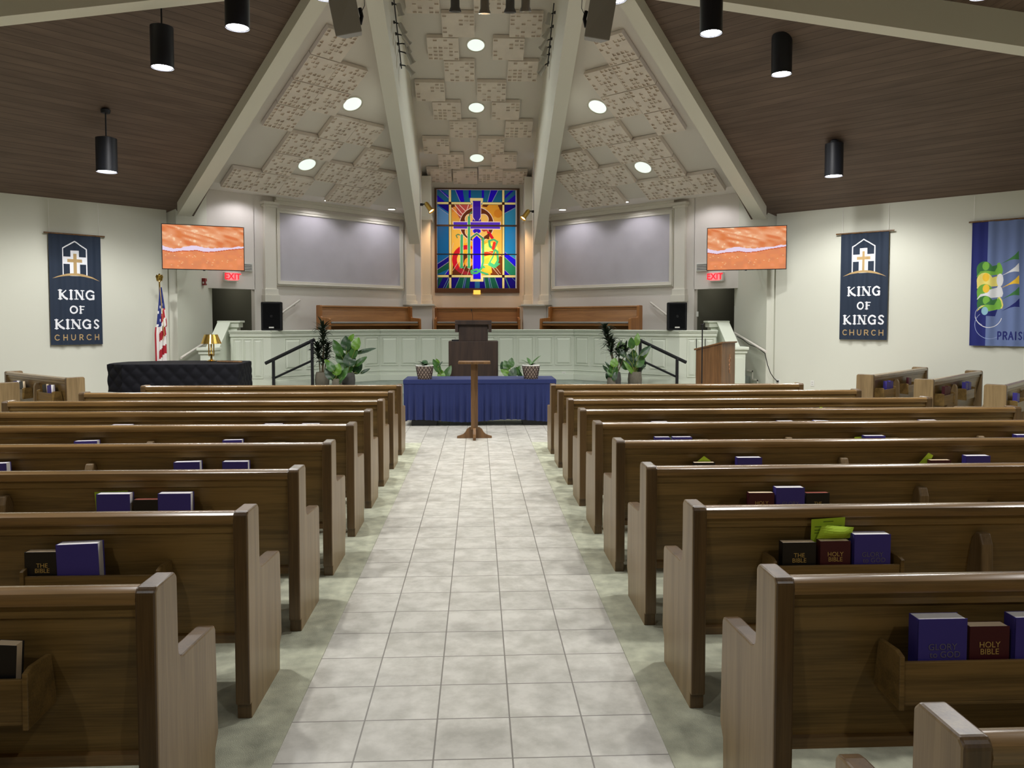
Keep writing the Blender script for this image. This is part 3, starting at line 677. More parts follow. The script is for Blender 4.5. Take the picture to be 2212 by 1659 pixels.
# fit the grid: origin from tile (3,2)
org = on_plane(*q4(1150, 960), (-.41, .41, 1), cpl-.06)
xe = Vector((.7071, .7071, 0))
O_ = on_plane(*q4(735, 865), (-.41, .41, 1), cpl-.06); UU = Vector((.7071, -.7071, .58)).normalized()
Pt = [(r, c, O_+xe*(c*.628)+UU*((r-3)*.64)) for r, c, a, b_ in BAY]
for s in (-1, 1):
    xx, u, n = bay_basis(s)
    for i, (r, c, P) in enumerate(Pt):
        T = Vector((P.x*(-s if s > 0 else 1), P.y, P.z)) if s > 0 else P
        Mx = Matrix(((xx.x, u.x, n.x, T.x), (xx.y, u.y, n.y, T.y), (xx.z, u.z, n.z, T.z), (0, 0, 0, 1)))
        nr = sum(1 for q in BAY if q[0] == r); rank = sorted(q[1] for q in BAY if q[0] == r).index(c)
        pos = '' if nr == 1 else (', tile %s from the outer beam' % ('first', 'second', 'third', 'fourth', 'fifth')[rank] if nr > 1 else '')
        put_tile(bay_tiles, i*5+3+s, Mx, 'pocketed cream tile, %s ceiling bay, %s%s' % ('left' if s < 0 else 'right', ROWN[r], pos), 'acoustic tiles on the sloping side bays')
MID = [(0, [(757, 1470), (1150, 1470)]), (1, [(550, 1388), (957, 1388)]), (2, [(642, 1275), (1065, 1275)]), (3, [(525, 1152), (962, 1152)]), (4, [(740, 1018), (1182, 1018)]), (5, [(611, 872), (1077, 872)]),
       (6, [(477, 718), (965, 718)]), (7, [(710, 555), (1212, 555)]), (8, [(580, 375), (1100, 378)]), (9, [(700, 188), (1240, 188)]), (10, [(412, -10), (958, -10)])]
mu = Vector((0, -1, .39)).normalized(); mn = Vector((0, .39, 1)).normalized(); mx_ = mu.cross(mn)
RN_ = ['first', 'second', 'third', 'fourth', 'fifth', 'sixth', 'seventh', 'eighth', 'ninth', 'tenth', 'eleventh']
# centre ceiling: row spacing from the grid, columns half-staggered
for r, cs in MID:
    for k, (a, b_) in enumerate(cs):
        P = on_plane(800+a/3.687, b_/3.687, (0, .39, 1), 5.62+.39*22.06-.06)
        if r == 0: P = at_y(800+a/3.687, 402, 21.65); P.z = zc(21.65)-.07
        Mx = Matrix(((mx_.x, mu.x, mn.x, P.x), (mx_.y, mu.y, mn.y, P.y), (mx_.z, mu.z, mn.z, P.z), (0, 0, 0, 1)))
        put_tile(mid_tiles, r+k, Mx, 'cream ceiling tile in the centre bay, %s row up from the window, %s one' % (RN_[r], ('left', 'right')[k]), 'acoustic tiles on the centre ceiling')

# ------------------------------------------------------------ recessed can lights
def can_light(P, n, label):
    n = Vector(n).normalized(); a = n.orthogonal().normalized(); b_ = n.cross(a)
    Mx = Matrix(((a.x, b_.x, n.x, P.x), (a.y, b_.y, n.y, P.y), (a.z, b_.z, n.z, P.z), (0, 0, 0, 1)))
    r = thing('recessed_light', (0, 0, 0), label, 'ceiling light', 'large round recessed lights in the chancel ceiling')
    r.location = Mx.to_translation(); r.rotation_euler = Mx.to_euler()
    R_ = .185
    MB().lathe([(R_+.03, -.012), (R_+.03, -.002), (R_, -.002), (R_, -.012)], 32, cap=False).add([], []).build('trim_ring', M['trim'], r, smooth=True)
    MB().lathe([(R_, -.006), (0.001, -.006)], 32, cap=False).build('lens', M['canglow'], r)
    light('can_beam', 'SPOT', (0, 0, -.05), CAN_W*(.45 if abs(P.x) < 1 else 1), (.94, 1, .95), .15, None, 160, .5, r)
SB = (-.41, .41, 1)
for (x, y, lb_) in ((663, 355, 'round recessed light low in the left ceiling bay'), (761, 224, 'round recessed light high in the left ceiling bay')):
    can_light(on_plane(x, y, SB, cpl), SB, lb_)
for (x, y, lb_) in ((1389, 361, 'round recessed light low in the right ceiling bay'), (1291, 230, 'round recessed light high in the right ceiling bay')):
    can_light(on_plane(x, y, (.41, .41, 1), cpl), (.41, .41, 1), lb_)
for (x, y, lb_) in ((1028, 97, 'farthest-up round recessed light in the centre ceiling bay'), (1029, 232, 'middle round recessed light in the centre ceiling bay'), (1030, 341, 'round recessed light in the centre bay closest above the window')):
    can_light(on_plane(x, y, (0, .39, 1), 5.62+.39*22.06), (0, .39, 1), lb_)
# soffit downlights wash the walls
for x, y, lb_ in ((547, 411, 'small bright soffit downlight at the far left above the doorway'), (709, 433, 'small bright soffit downlight above the middle of the left fabric panel'), (846, 452, 'small bright soffit downlight beside the left chancel beam'),
              (1505, 415, 'small bright soffit downlight at the far right above the doorway'), (1350, 436, 'small bright soffit downlight above the middle of the right fabric panel'), (1215, 453, 'small bright soffit downlight beside the right chancel beam')):
    P = at_z(x, y, 4.49)
    r = thing('soffit_downlight', (P.x, P.y, 4.49), lb_, 'ceiling light', 'small downlights in the chancel soffit')
    MB().lathe([(.1, -.008), (.1, .03), (.085, .03), (.085, -.008)], 20, cap=False).build('trim_ring', M['trim'], r)
    MB().lathe([(.085, -.004), (.001, -.004)], 20, cap=False).build('lens', M['soffglow'], r)
    s = -1 if x < 1033 else 1
    light('downlight_beam', 'SPOT', (0, 0, -.02), SOFFIT_W, (1, .96, 1), .05, (math.radians(20), 0, math.radians(-s*45)), 125, .5, r)

# ------------------------------------------------------------ pendants
def pendant(X, Y, zb, dia, h, ztop, lb_, pw=1):
    label = lb_
    r = thing('pendant_light', (X, Y, zb), label, 'pendant light', 'black cylinder pendants under the wood ceiling')
    R_ = dia/2
    MB().lathe([(R_, 0), (R_, h), (R_*.55, h+.02), (.02, h+.03)], 28, cap=False).lathe([(R_-.006, .001), (R_-.006, .1)], 28, cap=False).build('lamp_housing', M['lampbody'], r, smooth=True)
    MB().lathe([(R_-.01, .012), (R_*.5, .07), (.01, .075)], 28, cap=False).build('reflector', M['reflector'], r, smooth=True)
    MB().lathe([(R_*.86, .012), (R_*.6, .004), (.001, -.004)], 24, cap=False).build('bulb', M['glow'], r, smooth=True)
    MB().tube([(0, 0, h+.02), (0, 0, ztop-zb)], .012, 8).build('rod', M['lampbody'], r)
    MB().lathe([(.065, ztop-zb-.07), (.07, ztop-zb-.02), (.05, ztop-zb)], 16).build('canopy', M['lampbody'], r, smooth=True)
    light('pendant_beam', 'SPOT', (0, 0, -.03), LAMP_W*pw, (1, .985, .96), .09, None, 148, .5, r)
    return r
PEND = [(231, 372, 41, 'leftmost black pendant lamp, hanging on a long rod', -1, 12.5), (351, 147, 46, 'black pendant lamp second from the left', -1, 11.1), (513, 61, 50, 'black pendant lamp in front of the left roof beam', -1, 10.0),
        (1801, 381, 38, 'rightmost black pendant lamp with its whole rod in view', 1, 12.9), (1688, 161, 43, 'black pendant lamp second from the right, under the beam', 1, 11.6), (1536, 73, 48, 'black pendant lamp in front of the right roof beam', 1, 10.3),
        (703, -6, 52, 'pendant lamp at the top edge beside the left hanging speaker', -1, 9.4), (1329, 0, 50, 'pendant lamp at the top edge beside the right hanging speaker', 1, 9.6), (2120, -7, 50, 'pendant lamp just showing at the top right corner', 1, 8.0)]
for x, y, wd, lb_, s, Y in PEND:
    P = at_y(x, y, Y); zt = wood_z(s, P.x, P.y) if (s*P.x > 3 and Y > 11) else 3.75+.2954*(13.3-abs(P.x))
    if abs(P.x) < 2.6: zt = 7.0
    pendant(P.x, P.y, P.z, wd/1665*Y, (70 if wd < 42 else 84)/1665*Y, zt, lb_, .62 if wd < 42 else 1)
for k, (X, Y) in enumerate([(-2.6, 5.2), (2.6, 5.2), (-5.6, 4.6), (5.6, 4.6), (-7.6, 7.4), (-9.5, 3.0), (9.5, 3.0), (-2.6, -1.5), (2.6, -1.5)]):  # unseen pendants added overhead as extra fill for pews and floor
    pendant(X, Y, (5.4, 5.4, 4.8, 4.8, 4.3, 4.0, 4.0, 5.4, 5.4)[k], .3, .5, 3.75+.2954*(13.3-abs(X)) if abs(X) > 2.6 else 7.0,
            lb_='added unseen pendant lamp over the pews %s the camera, %s of the aisle' % (('just ahead of', 'just ahead of', 'diagonally ahead of', 'diagonally ahead of', 'far ahead of', 'far beside', 'far beside', 'behind', 'behind')[k], 'left' if X < 0 else 'right'), pw=.45 if Y < 0 else 1)
# ============================================================ PLATFORM AND DAIS
RZ = 1.49; DZ = .305
Cc = [(-2.26, 18.03), (2.27, 18.03)]
Lc = (-2.26-1.98, 18.03-1.98); Rc = (2.27+1.985, 18.03-1.985)
Le = (XX(498, Lc[1]), Lc[1]); Re = (XX(1547, Rc[1]), Rc[1])
def parapet(P, Q, zb, name, npan, m0, m1, wd, label=None, ptop=1.30, pbot=None):
    r = bpy.data.objects.new(name, None); COL.objects.link(r); r['kind'] = 'structure'; L = place(r, P, Q)
    pbot = pbot or zb+.37
    MB().box(0, L, 0, .16, zb, RZ-.05).build('wall_body', M['platform'], r)
    MB().box(-.02, L+.02, -.07, .2, RZ-.03, RZ).box(-.02, L+.02, -.05, .2, RZ-.06, RZ-.03).box(-.01, L+.01, -.03, .17, RZ-.13, RZ-.06).build('cap_rail', M['platform'], r, bevel=.008)
    MB().box(0, L, -.02, 0, zb, zb+.13).box(0, L, -.012, 0, zb+.13, zb+.15).box(0, L, -.012, 0, zb+.22, zb+.235).build('baseboard', M['platform'], r, bevel=.004)
    for i in range(npan):
        a = m0+(L-m0-m1-wd)*(i/(max(npan-1, 1))); b_ = a+wd; z0, z1 = pbot, ptop; g = .022
        p = MB()
        for (x0, x1, y0, y1) in ((a-g, b_+g, z0-g, z0), (a-g, b_+g, z1, z1+g), (a-g, a, z0, z1), (b_, b_+g, z0, z1)): p.box(x0, x1, -.014, 0, y0, y1)
        k = .045
        p.hexa([(a+.012, -.002, z0+.012), (b_-.012, -.002, z0+.012), (b_-.012, -.002, z1-.012), (a+.012, -.002, z1-.012)], [(a+k, -.018, z0+k), (b_-k, -.018, z0+k), (b_-k, -.018, z1-k), (a+k, -.018, z1-k)])
        p.build('panel', M['platform'], r, bevel=.003)
    return r
parapet(Cc[0], Cc[1], DZ, 'wall_platform_center', 10, .05, .07, .352)
parapet(Lc, Cc[0], DZ, 'wall_platform_left', 5, .33, .06, .36)
parapet(Cc[1], Rc, DZ, 'wall_platform_right', 5, .06, .33, .36)
parapet(Le, Lc, 0, 'wall_platform_far_left', 3, .06, .18, .165, pbot=.52)
parapet(Rc, Re, 0, 'wall_platform_far_right', 3, .18, .06, .165, pbot=.52)
# platform floor, riser for the benches
pf = [(-5.1, 16.16), (-4.3, 16.2), (-2.25, 18.2), (2.25, 18.2), (4.2, 16.25), (4.95, 16.25), (5.93, 16.9), (1.8, 20.95), (1.8, 22), (-1.8, 22), (-1.8, 20.95), (-5.93, 16.9)]
struct('floor_platform', MB().prism(pf, 'z', .05, .72), M['carpetg'])
struct('floor_riser', MB().prism([(-3.9, 18.5), (-1.9, 19.6), (1.9, 19.6), (3.9, 18.5), (4.05, 18.7), (1.8, 20.9), (1.8, 22), (-1.8, 22), (-1.8, 20.9), (-4.05, 18.7)], 'z', .72, 1.17), M['carpetg'])
# dais with side steps
struct('floor_dais', MB().prism([(-3.0, 14.7), (3.0, 14.7), (3.55, 15.2), (3.6, 16.6), (2.25, 18.0), (-2.27, 18.0), (-3.6, 16.6), (-3.55, 15.2)], 'z', 0, DZ), M['carpetg'])
struct('floor_step', MB().box(-3.95, -3.6, 15.1, 16.0, 0, .15), M['carpetg'])
struct('floor_step_right', MB().box(3.6, 3.95, 15.1, 16.0, 0, .15), M['carpetg'])
# stair balustrades
def stairs(s):
    nm = 'left' if s < 0 else 'right'
    r = bpy.data.objects.new('trim_stair_'+nm, None); COL.objects.link(r); r['kind'] = 'structure'
    D = 0
    prof = [(16.35, 0), (16.35, 1.63), (16.2, 1.63), (15.5, 1.13), (15.5, 0)]
    MB().prism(prof, 'x', s*5.30, s*5.13).build('stringer_wall', M['platform'], r)
    cap = [(16.95, 1.65), (16.95, 1.69), (16.2, 1.69), (15.47, 1.17), (15.47, 1.13), (16.2, 1.645)]
    MB().prism(cap, 'x', s*5.35, s*5.09).build('sloping_cap', M['platform'], r, bevel=.006)
    MB().box(s*5.33, s*4.93, 16.2, 16.5, 1.55, 1.65).box(s*5.36, s*4.89, 16.16, 16.5, 1.65, 1.69).box(s*5.30, s*4.98, 16.25, 16.5, 1.2, 1.55).build('landing_cap', M['platform'], r, bevel=.01)
    nx = (s*5.42, s*5.06)
    MB().box(nx[0]-s*.05, nx[1]+s*.05, 15.2, 15.5, 0, 1.05).build('newel_post', M['platform'], r, bevel=.005)
    MB().box(nx[0]-s*.02, nx[1]+s*.02, 15.17, 15.5, 1.04, 1.11).box(nx[0], nx[1], 15.13, 15.52, 1.11, 1.17).build('newel_cap', M['platform'], r, bevel=.012)
    a = s*5.16; 
    MB().box(a, a+s*.16, 15.186, 15.2, .3, .95).build('newel_panel', M['platform'], r, bevel=.004)
    for k in range(4): MB().box(s*5.40, s*(SWX[s]-.01), 15.5+.3*k, 15.8+.3*k, 0, .17*(k+1)).build('step', M['carpetg'], r)
    # wall string
    tr = MB()
    for k in range(3):
        y0 = 15.36+.3*k; z = .3+.17*k
        tr.box(s*(SWX[s]-.012), s*SWX[s], y0, y0+.03, z-.17 if k else .1, z).box(s*(SWX[s]-.012), s*SWX[s], y0, y0+.33, z-.03, z)
    tr.build('string_moulding', M['trim'], r)
stairs(-1); stairs(1)
# wall handrails
def rail(px, s, plane, label, r_=.024):
    P = [on_plane(x, y, *plane) for x, y in px]
    o = thing('wall_handrail', tuple(P[0]), label, 'handrail'); P = [p-P[0] for p in P]
    MB().tube(P, r_, 10).build('rail', M['hrail'], o, smooth=True)
    for t in (.15, .75):
        q = P[0].lerp(P[-1], t); d = Vector(plane[0]).normalized()*.09
        if d.dot(Vector((0, 1, 0))+Vector((s, 0, 0))) < 0: d = -d
        MB().tube([q, q+Vector((0, 0, -.05)), q+Vector((0, 0, -.05))+d], .009, 6).build('bracket', M['hrail'], o)
rail([(391, 773), (445, 739)], -1, ((1, 0, 0), -5.71), 'white sloping handrail on the wall beside the left stairs')
rail([(1587, 719), (1655, 760)], 1, ((1, 0, 0), 5.71), 'white sloping handrail on the wall beside the right stairs')
rail([(606, 678), (648, 648)], -1, ((-1, 1, 0), CG-.13), 'short white handrail on the wall behind the left black speaker')
rail([(1405, 653), (1445, 684)], 1, ((1, 1, 0), CG-.13), 'short white handrail on the wall behind the right black speaker')

# dais handrails in black pipe
def black_rail(s):
    xs = lambda x: XX(x, 15.6)
    if s < 0: up, lo_, end = 674, 590, 572; top = 680
    else:     up, lo_, end = 1383, 1463, 1483; top = 1377
    r = thing('dais_handrail', (xs(lo_), 15.6, 0), 'black square-tube handrail on the %s side steps of the dais' % ('left' if s < 0 else 'right'), 'handrail', 'black handrails beside the pulpit dais')
    o = Vector(r.location); h = .027
    def post(x, z0, z1, nm): X = xs(x)-o.x; MB().box(X-h, X+h, -h, h, z0, z1).build(nm, M['black'], r, bevel=.004)
    zt, zl = ZZ(738, 15.6), ZZ(776, 15.6)
    post(up, DZ, zt, 'post'); post(lo_, 0, zl, 'post')
    MB().tube([(xs(top)-o.x, 0, ZZ(733, 15.6)), (xs(end)-o.x, 0, ZZ(784, 15.6))], .034, 4).build('top_rail', M['black'], r)
    MB().tube([(xs(up)-o.x, 0, ZZ(778, 15.6)), (xs(lo_)-o.x, 0, ZZ(816, 15.6))], .022, 4).build('lower_rail', M['black'], r)
black_rail(-1); black_rail(1)

# ============================================================ PEWS
def pew_profile(tall=.89, arm=.595, D=.52, W=0):
    D += W
    p = [(.02, 0), (.02, .07), (0, .07), (0, tall-.015), (.015, tall), (.15+W, tall), (.168+W, tall-.02), (.17+W, arm+.05)]
    p += [(.17+W+.035*(1-math.cos(a)), arm+.04-.035*math.sin(a)) for a in (math.radians(k) for k in (0, 30, 60, 90))]
    p += [(D-.05, arm-.012), (D-.02, arm-.017), (D-.008, arm-.035), (D+.005, .17), (D-.03, .12), (D-.035, 0)]
    return p
END = MB().prism(pew_profile(), 'x', 0, .062)
def make_pew(L, s, racks, legs, mx='oak_x', mz='oak_z', mr='oak_rail', name='pew', cushion=False, W=0):
    """local: x from 0 (aisle end) towards s*L, rear face at y=0, facing +y"""
    r = bpy.data.objects.new(name, None); COL.objects.link(r)
    def mir(mb):
        if s < 0: mb.v = [(-a, b_, c) for a, b_, c in mb.v]
        return mb
    for x0 in (0, L-.062):
        e = MB().prism(pew_profile(W=W), 'x', x0, x0+.062); eo = mir(e).build('end_panel', M[mz], r, bevel=.007)
        if mz == 'oak_z':
            eo.data.materials.append(M['oak_edge'])
            for f in eo.data.polygons:
                if abs(f.normal.x) < .5: f.material_index = 1
    mir(MB().prism([(.02, .845), (.045, .845), (.145, .31), (.12, .31)], 'x', .06, L-.06)).build('backrest', M[mx], r)
    mir(MB().prism([(.0, .853), (.006, .874), (.024, .885), (.05, .886), (.068, .875), (.072, .855), (.066, .838), (.02, .832), (.004, .838)], 'x', .06, L-.06)).build('top_rail', M[mr], r, smooth=True)
    mir(MB().prism([(.022, .832), (.062, .832), (.062, .79), (.03, .79), (.022, .797)], 'x', .06, L-.06)).build('rail_moulding', M[mx], r)
    mir(MB().prism([(.10, .33), (.118, .335), (.15, .335), (.15, .295), (.10, .295)], 'x', .06, L-.06)).build('bottom_moulding', M[mr], r)
    mir(MB().prism([(.10, .42), (.14, .445), (.46, .455), (.485, .44), (.48, .40), (.44, .40), (.44, .425), (.12, .405)], 'x', .06, L-.06)).build('seat', M[mx], r)
    if cushion: mir(MB().box(.08, L-.08, .13, .49, .456, .50)).build('cushion', M['cushion'], r, bevel=.015)
    for xl in legs:
        pr = [(xl-.028, 0), (xl-.028, .5), (xl-.018, .735), (xl-.008, .757), (xl+.012, .762), (xl+.026, .755), (xl+.036, .735), (xl+.046, .5), (xl+.046, 0)]
        q = MB().prism([(-.03, .0), (-.045, .3), (-.03, .72), (-.01, .765), (.02, .765), (.05, .72), (.40, .42), (.40, 0)], 'x', xl-.026, xl+.026)
        mir(q).build('center_leg', M[mz], r, bevel=.008)
    for (a, b_) in racks:
        bk = MB().box(a, b_, -.075, -.063, .53, .655).box(a, b_, -.075, .06, .52, .532)
        bk.prism([(-.085, .51), (-.082, .675), (-.05, .685), (.045, .68), (.07, .52)], 'x', a-.016, a).prism([(-.085, .51), (-.082, .675), (-.05, .685), (.045, .68), (.07, .52)], 'x', b_, b_+.016)
        mir(bk).build('book_rack', M[mx], r, bevel=.003)
    return r
YR = lambda i: 3.21+.915*(i-2)
ORDN = {0: 'nearest', 1: 'second', 2: 'third', 3: 'fourth', 4: 'fifth', 5: 'sixth', 6: 'seventh', 7: 'eighth', 8: 'ninth', 9: 'front'}
RACK = {-1: [(1.40, 1.95), (2.8, 3.36), (4.1, 4.5)], 1: [(1.32, 1.86), (2.9, 3.46), (4.0, 4.45)]}
AX = .935
PEW = {}
for s in (-1, 1):
    for i in range(10):
        Xo = (4.12+.28*(9-i)) if s < 0 else (4.165+.29*(9-i)); Xo = min(Xo, 7.2); L = Xo-AX
        rr_ = list(RACK[s]); rr_[0] = ({-1: (1.28, 1.80), 1: (1.27, 1.80)} if i <= 2 else {-1: (1.42, 1.98), 1: (1.365, 1.945)})[s]
        if s > 0 and i >= 6: rr_[1] = (2.68, 3.24)
        if s > 0 and i == 1: rr_[0] = (1.30, 1.83)
        rk = [(a-AX, b_-AX) for a, b_ in rr_ if b_ < Xo-.2]; lg = [x for x in ((1.275 if (s, i) == (1, 2) else 1.54), 3.1, 4.7) if x < L-.25]
        r = make_pew(L, s, rk, lg); r.location = (s*AX, YR(i), 0)
        sd = 'left' if s < 0 else 'right'
        lb_ = {0: 'oak pew %s of the aisle nearest the camera, only its aisle end in the frame' % sd, 9: 'oak pew %s of the aisle in the frontmost row, nearest the blue table' % sd}.get(i, 'long oak pew %s of the aisle, %s row from the camera' % (sd, ORDN[i]))
        tag(r, lb_, 'pew', 'oak pews in rows along the aisle'); PEW[s, i] = r
# angled side pews: (near end point, direction of the back)
def side_pew(P, d, L, s, label, racks, legs):
    r = make_pew(L, 1 if s > 0 else -1, racks, legs, W=.08); r.location = (P[0], P[1], .0)
    ang = math.atan2(d[1], d[0]) if s > 0 else math.atan2(-d[1], -d[0])
    r.rotation_euler = (0, 0, ang); tag(r, label, 'pew', 'angled oak pews at the side walls'); return r
dR = Vector((.725, .69, 0)).normalized(); dL = Vector((-.76, .65, 0)).normalized()
SP = {}
for k, (P, L) in enumerate([((5.86, 11.12), 2.65), ((6.20, 10.18), 2.65), ((6.56, 9.24), 2.7)]):
    SP[1, k] = side_pew(P, dR, L, 1, ('angled oak pew by the right wall, nearest the platform', 'angled oak pew by the right wall, middle of three', 'angled oak pew by the right wall, cut by the frame edge')[k], [(.22, .72), (1.35, 1.85)], [1.05])
for k, (P, L) in enumerate([((-5.74, 11.03), 2.28), ((-6.12, 10.12), 2.3)]):
    SP[-1, k] = side_pew(P, dL, L, -1, ('angled oak pew by the left wall, the one nearer the piano', 'angled oak pew by the left wall, cut by the frame edge')[k], [(.30, .80), (1.35, 1.85)], [1.05])
# benches on the riser
def bench(P, Q, name_label):
    L = math.dist(P, Q); r = make_pew(L, 1, [], [], 'bench_x', 'bench_z', 'bench_x', 'choir_bench', True)
    d = (Q[0]-P[0], Q[1]-P[1]); tag(r, name_label, 'bench', 'oak benches on the choir riser')
    return r, d
# local faces +y; benches face the room, so build from right to left
def put_bench(Pr, Pl, label):
    r, d = bench(Pr, Pl, label); r.location = (Pr[0], Pr[1], 1.17); r.rotation_euler = (0, 0, math.atan2(d[1], d[0])); return r
c = CG-.62
l0, l1 = on_plane(683, 694, (-1, 1, 0), c), on_plane(882, 694, (-1, 1, 0), c)
put_bench((l1.x, l1.y), (l0.x, l0.y), 'honey oak bench below the left grey fabric panel')
l0, l1 = on_plane(1193, 694, (1, 1, 0), c), on_plane(1388, 694, (1, 1, 0), c)
put_bench((l1.x, l1.y), (l0.x, l0.y), 'honey oak bench below the right grey fabric panel')
put_bench((XX(1122, 21.2), 21.2), (XX(940, 21.2), 21.2), 'honey oak bench directly under the stained glass window')

# ============================================================ BOOKS AND PAPERS
nb = 0
KC = {'p': ('purple', 'pages'), 'k': ('bk', 'cream'), 'm': ('maroon', 'cream'), 'c': ('bk', 'cream'), 'r': ('bk', 'redpg'), 'w': ('purple', 'pages')}
def book(loc, wd, h, kind, label, group, rot=0, title=False, tilt=0, lean=0, thick=None):
    cv, pg = KC[kind]
    r = thing('bible' if kind in 'kmrc' else 'hymnal', loc, label, 'book', group, rot); r.rotation_euler = (lean, tilt, rot)
    t = thick or (.052 if kind in 'pw' else .04); c = .0025
    MB().box(-wd/2, wd/2, -t/2, -t/2+c, 0, h).box(-wd/2, wd/2, t/2-c, t/2, 0, h).box(-wd/2, -wd/2+c, -t/2, t/2, 0, h).build('cover', M[cv], r, bevel=.001)
    MB().box(-wd/2+.004, wd/2-.005, -t/2+c, t/2-c, .003, h-.0008).build('pages', M[pg], r)
    if title:
        tx = {'m': ('HOLY\nBIBLE', 'gold', .2), 'k': ('THE\nBIBLE', 'gold', .18), 'r': ('THE\nBIBLE', 'gold', .18), 'p': ('GLORY\n  to GOD', 'gold2', .18)}[kind]
        text_obj('title', tx[0], wd*tx[2], M[tx[1]], r, (0, -t/2-.0015, h*(.60 if kind == 'p' else .69)), (math.pi/2, 0, 0), .0004)
    return r
KN = {'p': 'purple hymnal', 'k': 'black bible', 'm': 'maroon bible', 'r': 'black red-edged bible', 'c': 'cream-edged black bible', 'w': 'white-topped hymnal'}
def rowbook(s, i, x0, x1, kind, extra, title=False, tilt=0, back=0):
    Y = YR(i)-.034+back; xc = (x0+x1)/2; X = XX(xc, Y); wd = (x1-x0)/1665*Y
    h = {'p': .246, 'w': .246, 'k': .214, 'm': .218, 'r': .214, 'c': .222}[kind]
    sd = 'left' if s < 0 else 'right'
    nm = {0: 'nearest', 1: 'second', 2: 'third', 3: 'fourth', 4: 'fifth', 5: 'sixth', 6: 'seventh', 7: 'eighth'}[i]
    return book((X, Y, .534), wd, h, kind, '%s in the %s pew %s of the aisle, %s' % (KN[kind], nm, sd, extra), 'books in the pew racks', 0, title, tilt)
RB = [
 (-1,1,-38,14,'k','at the left frame edge',0,.06),
 (-1,2,47,120,'k','left of the purple one',1,.0), (-1,2,121,209,'p','right of the black one',0,-.03),
 (-1,3,206,276,'p','left of the black bible',0,0), (-1,3,284,337,'r','between two hymnals',0,0), (-1,3,339,408,'p','right of the black bible',0,0),
 (-1,4,-34,12,'w','at the left frame edge',0,-.03), (-1,4,375,430,'p','left of two',0,-.02), (-1,4,479,533,'p','right of two',0,.0),
 (-1,5,160,208,'p','leftmost',0,-.02), (-1,5,481,522,'w','middle one',0,-.02), (-1,5,575,614,'c','nearest the aisle',0,0),
 (-1,6,240,282,'w','leftmost',0,0), (-1,6,569,608,'w','middle one',0,0), (-1,6,650,688,'w','nearest the aisle',0,0),
 (1,1,1985,2098,'p','at the left of its rack',1,0), (1,1,2100,2193,'m','between two hymnals',1,0), (1,1,2196,2300,'p','at the right frame edge',0,0),
 (1,2,1692,1768,'k','left of the maroon one',1,0), (1,2,1774,1843,'m','below the folded lime paper',1,0), (1,2,1846,1929,'p','right of the maroon one',1,0),
 (1,3,1619,1676,'m','left of the purple one',1,0), (1,3,1677,1741,'p','between two bibles',1,0), (1,3,1743,1796,'r','right of the purple one',1,0),
 (1,4,1500,1547,'k','in front of a lime paper',0,0), (1,4,1593,1648,'p','left one',0,0), (1,4,2012,2059,'m','beside a slanted lime paper',0,0), (1,4,2088,2143,'p','right one',0,0),
 (1,5,1415,1449,'w','left end of the near rack',0,0), (1,5,1453,1496,'p','near rack',0,0), (1,5,1500,1534,'c','near rack',0,0), (1,5,1868,1915,'p','far rack',0,0), (1,5,1917,1949,'c','far rack',0,0), (1,5,2196,2236,'w','at the frame edge',0,0),
 (1,6,1408,1444,'w','nearest the aisle',0,0), (1,6,1680,1716,'w','second from the aisle',0,0), (1,6,1756,1793,'w','third from the aisle, tilted',0,.05), (1,6,1988,2027,'p','fourth from the aisle',0,0), (1,6,2031,2062,'c','farthest from the aisle',0,0),
 (1,7,1441,1471,'c','nearest the aisle',0,0), (1,7,1833,1862,'w','farthest from the aisle',0,0)]
for s, i, x0, x1, kd, ex, ti, tl in RB: rowbook(s, i, x0, x1, kd, ex, bool(ti), tl)
for (sd, k), items in {(1, 0): [(.45, 'p', 'left'), (.60, 'p', 'right'), (1.5, 'm', 'far')], (1, 1): [(.40, 'm', 'left'), (.54, 'm', 'right'), (1.45, 'p', 'far left'), (1.62, 'p', 'far right')], (1, 2): [(.36, 'p', 'near')],
                       (-1, 0): [(.42, 'p', 'right'), (.60, 'c', 'left'), (1.45, 'c', 'far right'), (1.66, 'w', 'far left')]}.items():
    r = SP[sd, k]; a = r.rotation_euler[2]
    for x, kd, nm in items:
        R2 = Matrix.Rotation(a, 4, 'Z'); P = Vector(r.location)+R2 @ Vector((sd*x, -.03, .534))
        book(tuple(P), .14, .235, kd, '%s in the %s angled side pew, %s %s' % (KN[kd], 'left' if sd < 0 else 'right', ('piano-side' if sd < 0 else 'foremost') if k == 0 else ('middle' if k == 1 else 'frame-edge'), nm), 'books in the side pew racks', a, False, sd*.12)
